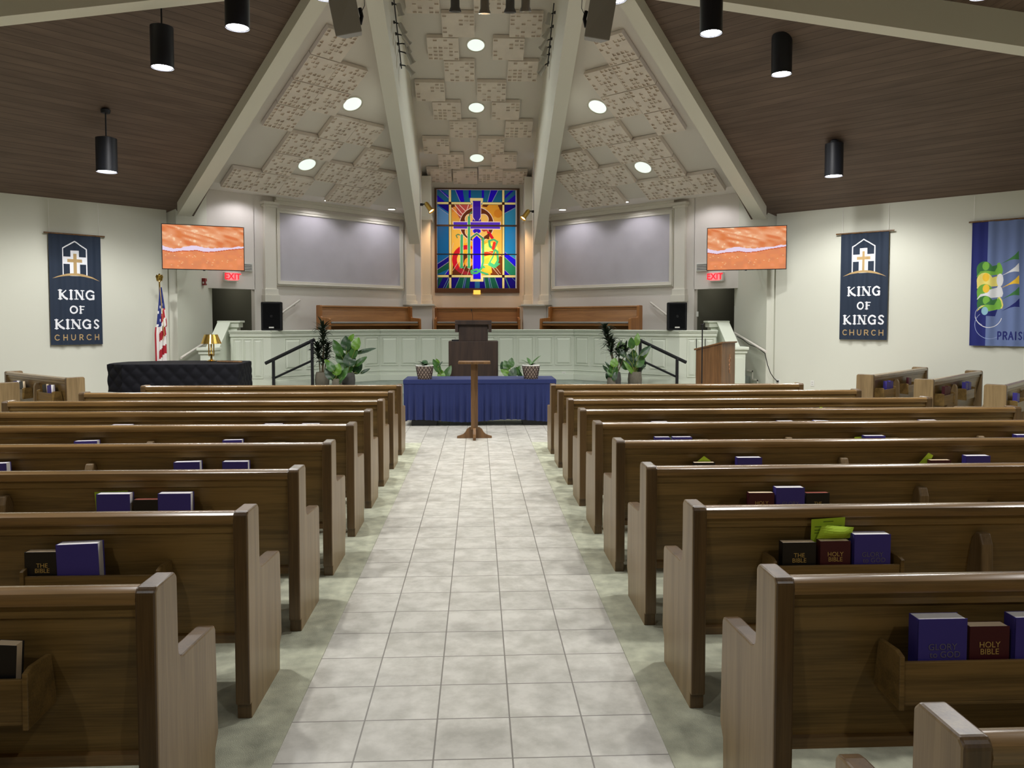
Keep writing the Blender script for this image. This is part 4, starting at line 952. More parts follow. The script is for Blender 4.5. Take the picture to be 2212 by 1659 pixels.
def paper(s, i, pts, label, bend=0, lines=False, dy=0):
    Y = YR(i)-.005+dy; P = [at_y(x, y, Y) for x, y in pts]; o = P[0]
    r = thing('lime_flyer', tuple(o), label, 'paper', 'lime green papers in the pew racks')
    a, b_, c_, d = P   # bottom-left, bottom-right, top-right, top-left
    rows = []
    for j in range(7):
        t = j/6; l = a.lerp(d, t); q = b_.lerp(c_, t); rows.append([tuple(l.lerp(q, u_/6)-o+Vector((0, bend*math.sin(t*math.pi)*math.sin(u_/6*3.1)-.03*bend*t, 0))) for u_ in range(7)])
    sh = MB().sheet(rows).build('sheet', M['lime'], r, fix=False)
    m = sh.modifiers.new('thick', 'SOLIDIFY'); m.thickness = .0006
    if lines:
        tb = MB()
        for k, t in enumerate((.86, .66, .52, .4)):
            l = a.lerp(d, t); q = b_.lerp(c_, t); u0, u1 = ((.35, .65) if k == 0 else (.1, .9))
            v0, v1 = l.lerp(q, u0)-o, l.lerp(q, u1)-o
            tb.add([tuple(v0+Vector((0, -.002, 0))), tuple(v1+Vector((0, -.002, 0))), tuple(v1+Vector((0, -.002, .003))), tuple(v0+Vector((0, -.002, .003)))], [(0, 1, 2, 3)])
        tb.build('print_line', mat('dark_print', (96, 120, 30), .8), r, fix=False)
paper(1, 2, [(1751, 1172), (1822, 1172), (1826, 1117), (1753, 1122)], 'lime green printed paper standing upright in the third right pew rack', 0, True)
paper(1, 2, [(1764, 1164), (1836, 1162), (1845, 1139), (1776, 1134)], 'folded lime green paper curling over the maroon bible', -.03, dy=-.02)
paper(1, 4, [(1490, 1010), (1520, 1012), (1536, 996), (1521, 985)], 'lime paper behind the black bible in the fifth right pew')
paper(1, 4, [(1975, 1012), (2000, 1014), (2016, 984), (2006, 978)], 'slanted lime paper beside the maroon bible in the fifth right pew')
paper(-1, 3, [(208, 1105), (280, 1105), (276, 1060), (204, 1063)], 'lime paper peeking out left of a purple hymnal', dy=.012)
paper(1, 5, [(1428, 955), (1462, 955), (1464, 942), (1432, 945)], 'lime paper behind the hymnal in the sixth right pew, near rack')
paper(1, 5, [(1845, 955), (1866, 955), (1868, 943), (1846, 944)], 'lime paper beside the hymnal in the sixth right pew, far rack')
paper(1, 7, [(1766, 886), (1780, 886), (1776, 879), (1771, 879)], 'tip of a lime paper above the eighth right pew')
# ============================================================ TABLE, PULPIT, STANDS
TY = 12.32
tx0, tx1 = XX(871, TY), XX(1201, TY)
tb = thing('communion_table', ((tx0+tx1)/2, TY+.38, 0), 'long folding table hidden under a royal blue ruffled skirt in front of the pulpit', 'table')
hw = (tx1-tx0)/2
MB().box(-hw+.02, hw-.02, -.36, .36, .70, .735).build('tabletop', M['dark_z'], tb)
for sx in (-1, 1):
    lg = MB().box(sx*(hw-.32)-.2, sx*(hw-.32)+.2, -.3, .3, .0, .09).box(sx*(hw-.32)-.03, sx*(hw-.32)+.03, -.25, .25, .09, .70); lg.build('leg', M['black'], tb)
cl = thing('tablecloth', ((tx0+tx1)/2, TY+.38, .737), 'royal blue fitted tablecloth with a gathered skirt on the communion table', 'tablecloth')
MB().box(-hw, hw, -.38, .38, 0, .012).build('cloth_top', M['blue'], cl, bevel=.01)
rnd = random.Random(3)
per = []; 
def seg(a, b_, n):
    for i in range(n): per.append(Vector(a).lerp(Vector(b_), i/n))
seg((-hw, -.38), (hw, -.38), 300); seg((hw, -.38), (hw, .38), 80); seg((hw, .38), (-hw, .38), 60); seg((-hw, .38), (-hw, -.38), 80)
N = len(per); rows = []
ph = [rnd.random()*6 for _ in range(6)]
def rf(i):
    t = i/N*2*math.pi
    return math.sin(47*t+ph[0]+1.5*math.sin(5*t+ph[3]))*.6+math.sin(31*t+ph[1])*.5+math.sin(83*t+ph[2])*.3
for zz, amp in ((.012, 0), (-.04, .0), (-.07, .002), (-.12, .003), (-.2, .008), (-.3, .016), (-.42, .022), (-.54, .026), (-.655, .03)):
    r_ = []
    for i, p in enumerate(per+[per[0]]):
        i = i % N; nrm = Vector((0, -1)) if i < 300 else Vector((1, 0)) if i < 380 else Vector((0, 1)) if i < 440 else Vector((-1, 0))
        a = amp*rf(i); drop = zz if zz > -.6 else zz-.02*math.sin(i/N*18+ph[4])
        inn = -.018*min(1, max(0, (-zz-.05)/.2))
        q = p+nrm*(a+inn+.002); r_.append((q.x, q.y, drop))
    rows.append(r_)
MB().sheet(rows).build('skirt', M['blue'], cl, smooth=True)
bandm = MB().box(-hw-.006, hw+.006, -.388, -.378, -.055, .008).build('band', M['blue'], cl, bevel=.003)
# woven-pattern pots on the table
def lattice_pot(x0, x1, label):
    Y = 12.45; r = thing('lattice_pot_plant', (XX((x0+x1)/2, Y), Y, .752), label, 'potted plant', 'patterned pots on the blue table')
    R1, R0, h = .137, .105, .215
    MB().lathe([(R0, 0), (R1, h), (R1-.012, h), (R0-.01, .02)], 32).build('pot', mat('taupe_pot', (150, 134, 124), .8), r, smooth=True)
    lt = MB()
    for k in range(14):
        for d in (-1, 1):
            pts = [((R0+(R1-R0)*t+.003)*math.cos(2*math.pi*(k/14)+d*t*1.25), (R0+(R1-R0)*t+.003)*math.sin(2*math.pi*(k/14)+d*t*1.25), t*h*.97+.003) for t in [j/8 for j in range(9)]]
            lt.tube(pts, .0058, 5)
    lt.build('lattice', M['dark_z'], r, smooth=True)
    MB().lathe([(R1+.004, h-.008), (R1+.006, h), (R1, h+.008), (R1-.012, h+.004)], 32, cap=False).build('rim', M['white'], r, smooth=True)
    MB().lathe([(R1-.014, h-.02), (.001, h-.01)], 20, cap=False).build('soil', M['soil'], r)
    return r
LP = []
def leaf_mesh(L, Wd, bend, fold=.15, n=9, tip=1.0, wavy=0):
    """leaf along +x from origin, curving down by bend (radians over its length)"""
    rows = []; x = z = 0; a = 0
    for i in range(n+1):
        t = i/n; wv = Wd*.5*(math.sin(math.pi*min(1, t**.75*1.0))**.7 if 0 < t < 1 else .02)*(1.0)
        row = []
        for k in range(-3, 4):
            u_ = k/3; row.append((x, u_*wv, z+abs(u_)*wv*fold+wavy*math.sin(t*14+k)*wv*.1))
        rows.append(row); a = -bend*t; x += L/n*math.cos(a); z += L/n*math.sin(a)
    return rows
def add_leaf(mb, base, az, el, L, Wd, bend, roll=0, fold=.15, wavy=.5):
    Mx = Matrix.Translation(base) @ Matrix.Rotation(az, 4, 'Z') @ Matrix.Rotation(-el, 4, 'Y') @ Matrix.Rotation(roll, 4, 'X')
    mb.sheet(leaf_mesh(L, Wd, bend, fold, wavy=wavy), Mx)
for x0, x1, lb_ in ((899, 935, 'small plant in a dark lattice pot at the left end of the blue table'), (1130, 1164, 'small plant in a dark lattice pot at the right end of the blue table')):
    r = lattice_pot(x0, x1, lb_); s = -1 if x0 < 1000 else 1
    lf = MB(); rr = random.Random(x0)
    if s < 0:
        for az, el, L, w_ in ((2.9, .5, .2, .12), (3.6, .9, .16, .1), (.4, .6, .17, .1), (1.6, 1.0, .16, .1), (4.6, .55, .18, .12), (5.4, .4, .16, .08)): add_leaf(lf, Vector((0, 0, .21)), az, el, L, w_, .9)
    else:
        for az, el, L, w_ in ((2.9, .7, .2, .09), (.5, .9, .26, .06), (2.2, 1.1, .17, .08), (5.2, .5, .17, .05), (0, .5, .2, .03)): add_leaf(lf, Vector((0, 0, .21)), az, el, L, w_, .5)
    lf.build('foliage', M['leafd'] if s < 0 else M['leaf'], r, smooth=True)

# potted plants on the dais
def pot(r, R_, h, m='pot'):
    MB().lathe([(R_*.78, 0), (R_*.95, h*.3), (R_, h*.55), (R_*.92, h*.85), (R_*.8, h), (R_*.74, h), (R_*.74, h-.03)], 28).build('pot', M[m], r, smooth=True)
    MB().lathe([(R_*.74, h-.03), (.001, h-.02)], 20, cap=False).build('soil', M['soil'], r)
def broadleaf(X, Y, px_h, label, R_, ph, leaves, m='pot', group='broad-leaved plants on the dais'):
    """leaves: (dx px, dz px of the leaf centre, length px, width px, image angle deg, toward-camera yaw, material)"""
    r = thing('broadleaf_plant', (X, Y, DZ), label, 'potted plant', group)
    k = Y/1665.; 
    if R_: pot(r, R_, ph, m)
    st = MB(); by = {}
    for (dx, dz, L, w_, ang, tw, mt) in leaves:
        L, w_ = L*k, w_*k; cxp, czp = dx*k, dz*k
        a = math.radians(ang); d = Vector((math.cos(a), tw*.5, math.sin(a))).normalized()
        c_ = Vector((cxp, random.uniform(-.12, .12)+tw*-.02, czp)); base = c_-d*L*.5
        # leaf plane: long axis d, face roughly towards the camera
        nrm = Vector((random.uniform(-.35, .35), -1, .25+random.uniform(-.2, .3))); wv = d.cross(nrm).normalized(); nn = wv.cross(d).normalized()
        Mx = Matrix(((d.x, wv.x, nn.x, base.x), (d.y, wv.y, nn.y, base.y), (d.z, wv.z, nn.z, base.z), (0, 0, 0, 1)))
        by.setdefault(mt, MB()).sheet(leaf_mesh(L, w_, random.uniform(.1, .5), .18, wavy=.6), Mx)
        root = Vector((cxp*.10+random.uniform(-.02, .02), 0, ph*.9 if R_ else .02)); mid = root.lerp(base, .5)+Vector((-cxp*.12, 0, .03))
        st.tube([root, mid, base, base+d*L*.3], [.009, .007, .005, .003], 6)
    for mt, mb in by.items(): mb.build('foliage', M[mt], r, smooth=True)
    st.build('stems', M['stem'], r, smooth=True)['kind'] = 'stuff'
    return r
def PXY(x, Y): return XX(x, Y)
Y0 = 15.55
# left large one: base at image (752, 837)
broadleaf(PXY(752, Y0), Y0, 0, 'large broad-leaved plant in a dark pot left of the pulpit', .135, .35, [(-25+3,96-6,42,20,118,.2,'leaf'),(-4,100,34,25,95,.3,'leafd'),(19,100,30,22,80,.1,'leafl'),(8,112,20,12,60,-.4,'leafl'),(36,84,46,11,18,.2,'leafd'),
  (14,82,32,20,70,-.2,'leaf'),(-16,70,34,26,120,.3,'leaf'),(4,66,34,28,92,.4,'leafd'),(-4,52,40,28,100,.2,'leaf'),(26,62,34,14,42,.2,'leaf'),(18,46,30,22,60,.3,'leafd'),(-14,44,30,22,130,.3,'leaf'),(34,40,24,8,30,0,'leafd'),(6,80,30,24,90,0,'leaf')], 'potd')
broadleaf(PXY(727, 15.25), 15.25, 0, 'shorter broad-leaved plant in a grey pot between two taller plants, left side', .10, .25, [(-12,56,30,18,120,.2,'leaf'),(-16,38,30,18,128,.2,'leafd'),(2,48,28,24,88,.3,'leafl'),(16,38,34,16,58,.1,'leaf'),(0,30,20,14,90,.3,'leaf'),(-8,26,24,7,125,.1,'leafd'),(10,24,18,7,60,0,'leafd'),(-20,64,14,10,140,.2,'leafl')], 'pot')
# right large one at (1372)
broadleaf(PXY(1372, Y0), Y0, 0, 'large broad-leaved plant in a stone-grey pot right of the pulpit', .145, .35, [(-27,90,30,28,100,.3,'leafl'),(-32,80,30,16,135,.1,'leafd'),(4,108,30,14,82,.1,'leafl'),(-10,100,26,16,95,-.2,'leaf'),(20,84,34,14,40,.2,'leafd'),(24,74,34,10,48,.1,'leafl'),
  (8,62,34,26,70,.3,'leaf'),(-10,62,32,24,105,.3,'leafd'),(-24,54,34,16,130,.2,'leaf'),(-16,48,40,10,125,.1,'leafl'),(12,42,26,14,45,.2,'leaf'),(2,46,28,18,90,.3,'leaf'),(18,56,26,20,60,.2,'leafd'),(-2,74,24,18,92,.1,'leaf')], 'pot')
broadleaf(PXY(1321, 15.2), 15.2, 0, 'shorter leafy plant in a small beige pot, right side, foremost', .088, .26, [(4,62,22,18,80,.3,'leafl'),(-8,56,20,7,120,.1,'leafd'),(-14,48,20,8,130,.1,'leafd'),(8,52,24,14,75,.2,'leaf'),(-6,42,24,12,115,.2,'leaf'),(8,42,24,14,70,.3,'leaf'),(-6,30,18,10,110,.2,'leafd'),(6,32,22,12,75,.2,'leafd'),(0,50,24,14,90,.3,'leaf'),(-2,24,16,8,95,.2,'leaf'),(4,20,14,8,80,.2,'leaf')], 'pot')
# the low ones behind the blue table
broadleaf(PXY(953, 14.9), 14.9, 0, 'low broad-leaved plant behind the left end of the blue table', .10, .20, [(-10,58,34,15,118,.1,'leaf'),(0,38,30,18,100,.3,'leafl'),(14,44,34,16,65,.2,'leaf'),(-8,66,16,9,112,.1,'leafl'),(-2,62,16,5,50,.1,'leafd')], 'pot', 'low plants behind the blue table')
broadleaf(PXY(1106, 14.9), 14.9, 0, 'low broad-leaved plant behind the right end of the blue table', .10, .20, [(-12,58,24,18,110,.2,'leaf'),(-20,56,22,12,100,.1,'leafd'),(-2,64,24,16,80,.3,'leaf'),(-14,42,28,14,140,.2,'leafl'),(2,42,30,18,70,.3,'leafd'),(12,46,26,14,55,.2,'leaf'),(16,40,34,10,118,.1,'leafd')], 'pot', 'low plants behind the blue table')
def dracaena(X, Y, label, R_, h, canes, m='pot'):
    r = thing('dracaena_plant', (X, Y, DZ), label, 'potted plant', 'tall narrow-leaved plants on the dais'); pot(r, R_, h, m); k = Y/1665.
    st = MB(); lf = MB()
    for (bx, tx, tz, segs) in canes:
        P0 = Vector((bx*k, 0, h-.03)); P1 = Vector((tx*k, random.uniform(-.06, .06), tz*k)); st.tube([P0, P0.lerp(P1, .5)+Vector((.01, 0, 0)), P1], [.014, .011, .008], 7)
        for t in segs:
            c_ = P0.lerp(P1, t)
            for j in range(22):
                az = j*2.4+t*9; add_leaf(lf, c_+Vector((0, 0, random.uniform(-.06, .06))), az, random.uniform(.3, 1.25), random.uniform(.2, .32), .042, random.uniform(.6, 1.4), 0, .2, 0)
    lf.build('foliage', M['frond'], r, smooth=True); st.build('stems', M['cane'], r, smooth=True)['kind'] = 'stuff'
dracaena(PXY(695, 15.7), 15.7, 'tall narrow-leaved plant beside the left black handrail', .145, .35, [(2, 4, 128, (.68, .82, .95, 1.0)), (-4, -11, 92, (.6, .8, .95)), (4, 12, 92, (.55, .75, .95)), (-1, 3, 80, (.5,))])
dracaena(PXY(1331, 15.6), 15.6, 'tall narrow-leaved plant right of the pulpit leaning left', .105, .34, [(-2, -24, 128, (.8, .9, 1.0)), (0, -14, 98, (.75, .9, 1.0)), (2, 6, 84, (.8, .97)), (3, 22, 84, (.95,))], 'potd')

# pulpit
pY = 15.1
pu = thing('pulpit', (XX(1022.5, pY), pY, DZ), 'dark brown wooden pulpit with a slanted top standing on the dais', 'pulpit'); k = pY/1665.
w1 = (1076-969)/2*k; w2 = (1054-991)/2*k; w3 = (1061.5-983)/2*k; h1 = ZZ(737, pY)-DZ; h2 = ZZ(699, pY)-DZ
MB().box(-w1, w1, 0, .6, 0, h1).build('base_cabinet', M['dark_z'], pu, bevel=.006)
MB().box(-w2, w2, .03, .45, h1, h2+.02).build('neck', M['dark_z'], pu, bevel=.005)
MB().prism([(-.04, h2-.02), (-.04, h2+.065), (.5, h2+.06), (.5, h2-.02)], 'x', -w3, w3).box(-w3, -w3+.06, -.03, .45, h2-.17, h2).box(w3-.06, w3, -.03, .45, h2-.17, h2).build('top', M['dark_z'], pu, bevel=.006)
mc = thing('gooseneck_microphone', (XX(1021, 15.3), 15.35, DZ+h2+.06), 'thin black gooseneck microphone rising from the pulpit top', 'microphone')
MB().tube([(0, 0, 0), (0, 0, .1), (-.012, -.01, .17), (-.02, -.03, .2)], .004, 6).build('gooseneck', M['black'], mc); MB().lathe([(.001, -.02), (.012, -.01), (.013, .005), (.001, .02)], 10).build('capsule', M['black'], mc, loc=(-.022, -.035, .21))
# small flat item at the left on the pulpit cabinet
tag(MB().box(-.07, .07, -.05, .05, 0, .03).build('black_case', M['black'], None, (pu.location.x-w1+.13, pY+.1, DZ+h1)), 'small flat black case on the left shoulder of the pulpit', 'case')
# music stand lectern in the aisle
sY = 11.05
ms = thing('wooden_stand', (XX(1024.5, sY), sY, 0), 'slim wooden lectern stand with a flat top in the middle of the aisle', 'lectern'); k = sY/1665.
MB().box(-.05, .05, -.035, .035, .12, 1.08).build('post', M['stand_z'], ms, bevel=.004)
hb = [(-.25, 0), (-.25, .03), (-.2, .045), (-.16, .06), (-.13, .09), (-.11, .13), (-.07, .16), (.07, .16), (.11, .13), (.13, .09), (.16, .06), (.2, .045), (.25, .03), (.25, 0)]
MB().add([(x, y, z) for y in (-.02, .02) for x, z in hb], [tuple(range(13, -1, -1)), tuple(range(14, 28))]+[(i, (i+1) % 14, 14+(i+1) % 14, 14+i) for i in range(14)]).build('foot', M['stand_z'], ms, bevel=.003)
MB().prism([(-.25, 0), (-.25, .04), (-.14, .07), (-.07, .15), (.07, .15), (.14, .07), (.25, .04), (.25, 0)], 'x', -.02, .02).build('foot', M['stand_z'], ms, bevel=.003)
MB().box(-.228, .228, -.17, .17, 0, .032).build('top', M['stand_z'], ms, loc=(0, 0, 1.075), bevel=.004)
# oak lectern at the right
lY = 13.6
le = thing('side_lectern', (XX(1546, lY), lY, 0), 'brown oak lectern with a carved emblem below the right stairs', 'lectern')
k = lY/1665.; le.rotation_euler = (0, 0, math.radians(44))
lw, ld = .25, .25; hf, hb_ = 1.30, 1.17
MB().prism([(-ld, 0), (-ld, hf), (ld, hb_), (ld, 0)], 'x', -lw, lw).build('cabinet', M['lect_z'], le, bevel=.006)
MB().prism([(-ld-.03, hf), (-ld-.03, hf+.025), (ld+.03, hb_+.02), (ld+.03, hb_-.01)], 'x', -lw-.02, lw+.02).build('top', M['lect_z'], le, bevel=.004)
em = MB()
for a in range(3): em.lathe([(.034-a*.008, -.003), (.03-a*.008, .003)], 16, Matrix.Translation((.05, -ld-.004, .98-a*.075)) @ Matrix.Rotation(math.pi/2, 4, 'X'), cap=False)
em.tube([(.05, -ld-.004, 1.10), (.05, -ld-.004, .76)], .005, 6).tube([(.015, -ld-.004, 1.03), (.085, -ld-.004, 1.03)], .005, 6).build('carved_emblem', mat('carved_wood', (176, 128, 92), .6), le)
mi = thing('microphone_stand', (XX(1517, 13.15), 13.15, 0), 'thin black microphone stand beside the side lectern', 'microphone stand')
zt = ZZ(702, 13.15)
MB().tube([(0, 0, .02), (0, 0, zt)], .011, 8).build('pole', M['black'], mi); MB().lathe([(.13, 0), (.13, .015), (.02, .03)], 20).build('base', M['black'], mi)
MB().tube([(-.035, 0, zt+.01), (0, 0, zt), (.03, 0, zt+.02)], .01, 6).build('clip', M['black'], mi)

# ============================================================ PIANO, LAMP, FLAG
pY0, pY1 = 12.75, 13.95
pa = thing('grand_piano', (XX(369, pY0), pY0, 0), 'black grand piano under a quilted navy cover by the left wall', 'piano')
def pxl(x, Y=pY0): return XX(x, Y)-pa.location.x
zt = ZZ(785, pY0)
outline = [(pxl(262), 0), (pxl(511), 0), (pxl(511)+.02, .25), (pxl(500), 1.05), (pxl(440), 1.2), (pxl(300), 1.15), (pxl(224), .85), (pxl(214), .45), (pxl(222), .15)]
# the cover: quilted top and hanging sides
def quilt_side(pts, z0, z1, nu=140):
    rows = []
    seglen = [0]
    for a, b_ in zip(pts[:-1], pts[1:]): seglen.append(seglen[-1]+math.dist(a, b_))
    T = seglen[-1]; us = [T*i/nu for i in range(nu+1)]; nz = 34
    for j in range(nz+1):
        z = z0+(z1-z0)*j/nz; row = []
        for u_ in us:
            for q in range(len(seglen)-1):
                if u_ <= seglen[q+1]+1e-9: break
            t = (u_-seglen[q])/(seglen[q+1]-seglen[q]); a, b_ = Vector(pts[q]), Vector(pts[q+1]); p = a.lerp(b_, t); nn = Vector(((b_-a).y, -(b_-a).x)).normalized()
            p1 = abs(math.sin(math.pi*(u_+z)/.235)); p2 = abs(math.sin(math.pi*(u_-z)/.235)); puff = .022*(min(p1, 1)*min(p2, 1))**.5
            q2 = p+nn*(puff+.012*math.sin(u_*5)*(1-j/nz)); row.append((q2.x, q2.y, z))
        rows.append(row)
    return rows
ring = outline+[outline[0]]
MB().sheet(quilt_side(ring, .52, zt-.01, 260)).build('quilted_cover', M['quilt'], pa, smooth=True)
MB().prism(outline, 'z', zt-.03, zt+.0).build('cover_top', M['quilt'], pa, bevel=.02, seg=3)
MB().prism([(x*.96, .03+y*.95) for x, y in outline], 'z', .60, zt-.04).build('case', M['black'], pa)
for lx, ly in ((pxl(260)+.12, .22), (pxl(500)-.05, .2), (pxl(380), 1.0)):
    MB().lathe([(.045, .06), (.05, .2), (.07, .6)], 14, Matrix.Translation((lx, ly, 0))).lathe([(.03, 0), (.03, .06)], 10, Matrix.Translation((lx, ly, 0))).build('leg', M['black'], pa)
MB().box(pxl(263), pxl(268), .1, .4, .18, .52).build('leg_post', M['white'], pa)
tag(MB().tube([(0, 0, 0), (.42, 0, -.012)], [.012, .018], 8).build('wooden_baton', M['stand_z'], None, (XX(468, 13.2), 13.2, zt+.02)), 'brown wooden stick lying on the right end of the piano', 'stick')
bl = thing('brass_lamp', (XX(456, 13.55), 13.55, zt+.004), 'brass desk lamp with a pleated metal shade on the piano', 'lamp'); k = 13.55/1665.
h = (775-718)*k; 
prof = []
n = 40; vs = []; fs = []
for j, (rr, z) in enumerate(((20.5*k, h*.66), (13*k, h*1.0))):
    for q in range(n):
        a = 2*math.pi*q/n; rad = rr*(1+.03*(q % 2)); vs.append((rad*math.cos(a), rad*math.sin(a), z))
for q in range(n): fs.append((q, (q+1) % n, n+(q+1) % n, n+q))
MB().add(vs, fs).build('lamp_shade', M['brass'], bl, smooth=False)
MB().lathe([(.075, 0), (.08, .008), (.04, .025), (.02, .035), (.016, .10), (.03, .12), (.014, .14), (.012, h*.8)], 20).build('base', M['brass'], bl, smooth=True)
for q in (-1, 0, 1): MB().tube([(q*.042, 0, .1), (q*.042, 0, h*.75)], .011, 8).tube([(0, 0, .1), (q*.042, 0, .09), (q*.042, 0, .105)], .006, 6).build('candle_tube', M['brass'], bl, smooth=True)
# flag
fY = 14.55
fl = thing('flag_stand', (XX(347, fY), fY, 0), 'furled american flag on a pole with a gilt eagle by the left wall', 'flag'); k = fY/1665.
zp = ZZ(612, fY)
MB().tube([(0, 0, .03), (0, 0, zp)], .014, 8).build('pole', M['brass'], fl, smooth=True)
MB().lathe([(.15, 0), (.15, .02), (.06, .05), (.02, .09)], 20).build('base', M['brass'], fl, smooth=True)
eg = MB().lathe([(.001, -.05), (.03, -.04), (.02, -.02), (.028, .02), (.018, .07), (.024, .085), (.012, .11), (.001, .115)], 12)
for q in (-1, 1): eg.hexa([(q*.012, -.01, .06), (q*.012, .01, .06), (q*.012, .01, -.01), (q*.012, -.01, -.01)], [(q*.066, -.006, .055), (q*.066, .006, .055), (q*.045, .006, -.03), (q*.045, -.006, -.03)]).hexa([(q*.012, -.01, .075), (q*.012, .01, .075), (q*.02, .01, .03), (q*.02, -.01, .03)], [(q*.05, -.006, .095), (q*.05, .006, .095), (q*.07, .006, .05), (q*.07, -.006, .05)])
eg.build('eagle', M['brass'], fl, loc=(0, 0, zp+.05), smooth=True)
A = Art(100, 300, (178, 30, 44), 1.0)
zf0 = ZZ(622, fY); zf1 = ZZ(790, fY)
rows = []; nr, nc = 60, 64; vs = []; cs = []
for j in range(nr+1):
    t = j/nr; z = zf0+(zf1-zf0)*t; wl = (.016+.062*min(1, t*1.7))*(1 if t < .93 else 1)
    for i in range(nc+1):
        u_ = i/nc; a = 2*math.pi*u_; rad = wl*(1+.38*math.sin(5*a+2.2*t)+.12*math.sin(9*a-t*3))
        cxo = .012*math.sin(t*3)+(.015 if t < .5 else -.005)
        vs.append((cxo+rad*math.cos(a)*1.0, rad*math.sin(a)*.8, z))
fs = []; fc = []
for j in range(nr):
    for i in range(nc):
        fs.append((j*(nc+1)+i, j*(nc+1)+i+1, (j+1)*(nc+1)+i+1, (j+1)*(nc+1)+i))
        t = (j+.5)/nr; u_ = (i+.5)/nc
        if (u_ > .42 and u_ < .78 and t < .5+.1*(u_ < .6)) or t < .26:
            c_ = srgb(30, 44, 110)
            if t > .2 and (int(t*30)+int(u_*26)) % 5 == 0 and int(u_*26) % 2 == 0: c_ = srgb(235, 235, 235)
        else:
            st = math.floor((t*9.0 + (u_-.8)*3.2)) if u_ > .7 or u_ < .42 else math.floor(u_*22)
            c_ = srgb(168, 24, 40) if st % 2 else srgb(232, 228, 224)
        fc.append(c_)
me = bpy.data.meshes.new('flag_cloth'); me.from_pydata(vs, [], fs); ca = me.color_attributes.new('Col', 'FLOAT_COLOR', 'CORNER')
ca.data.foreach_set('color', np.repeat(np.array(fc), 4, axis=0).ravel()); me.materials.append(attr_mat('flag_fabric'))
me.polygons.foreach_set('use_smooth', [True]*len(fs))
o = bpy.data.objects.new('flag_cloth', me); COL.objects.link(o); o.parent = fl
MB().tube([(.02, -.03, zf0+.0), (.075, -.055, ZZ(700, fY)), (.085, -.05, ZZ(722, fY)), (.03, -.05, ZZ(742, fY)), (.01, -.05, ZZ(775, fY))], .006, 6).build('gold_fringe', M['gold'], fl)

# ============================================================ SCREENS
rng = np.random.RandomState(4)
def noise2(h, w_, cell, seed):
    g = np.random.RandomState(seed).rand(h//cell[1]+3, w_//cell[0]+3)
    y = np.linspace(0, g.shape[0]-2.001, h); x = np.linspace(0, g.shape[1]-2.001, w_); yi, xi = y.astype(int), x.astype(int); fy, fx = (y-yi)[:, None], (x-xi)[None, :]
    fy = fy*fy*(3-2*fy); fx = fx*fx*(3-2*fx)
    a = g[yi][:, xi]; b_ = g[yi][:, xi+1]; c_ = g[yi+1][:, xi]; d = g[yi+1][:, xi+1]
    return (a*(1-fx)+b_*fx)*(1-fy)+(c_*(1-fx)+d*fx)*fy
SCR = Art(178, 100, (240, 140, 80), 1.0); h, w_ = SCR.ny, SCR.nx
yy, xx_ = np.mgrid[0:h, 0:w_]; uu, vv = xx_/w_, yy/h
shear = np.array([[noise2(h, w_, (18, 6), 2)[min(h-1, max(0, int(j-.25*i) % h)), i] for i in range(w_)] for j in range(h)])
n1 = noise2(h, w_, (10, 8), 5); n3 = noise2(h, w_, (5, 4), 9)
fx = np.interp(uu[0], [0, .12, .22, .4, .5, .62, .75, .88, 1], [.53, .58, .55, .5, .545, .54, .51, .48, .455]); th_ = np.interp(uu[0], [0, .2, .35, .6, .8, 1], [.045, .03, .06, .04, .025, .022])
top_c = np.stack([srgb(*c_)[:3] for c_ in ((238, 150, 100), (226, 112, 48), (246, 196, 150))]); 
base = srgb(232, 140, 84)[:3]
img = np.zeros((h, w_, 3))
tt = np.clip(shear*1.5-.25, 0, 1)[..., None]; img[:] = np.array(srgb(218, 122, 66)[:3])*(1-tt)+np.array(srgb(240, 172, 128)[:3])*tt
hi = np.clip((shear*.6+n3*.5-.72)*5, 0, 1)[..., None]*np.clip(1.2-np.abs(uu-.3)*2.2+np.clip(uu-.75, 0, 1)*4, 0, 1)[..., None]; img = img*(1-hi)+np.array(srgb(252, 214, 176)[:3])*hi
low = vv > fx[None, :]; sand = np.array(srgb(228, 140, 92)[:3])[None, None]*(.88+.24*n1[..., None])
img = np.where(low[..., None], sand, img)
d = np.abs(vv-fx[None, :]+.02*(n3-.5)) ; foam = d < th_[None, :]*(.8+.5*n1); img[foam] = srgb(232, 214, 236)[:3]
edge = (vv-fx[None, :] > th_[None, :]*.9) & (vv-fx[None, :] < th_[None, :]*.9+.018); img[edge] = np.array(srgb(196, 84, 44)[:3])
sp = np.random.RandomState(8)
for _ in range(26):
    a, b_ = sp.randint(3, w_-6), sp.randint(int(h*.62), h-4); img[b_:b_+1, a:a+3] = srgb(250, 206, 150)[:3]
SCR.a = np.round(img*48)/48
SCRM = attr_mat('screen_picture', 'emit', .66)
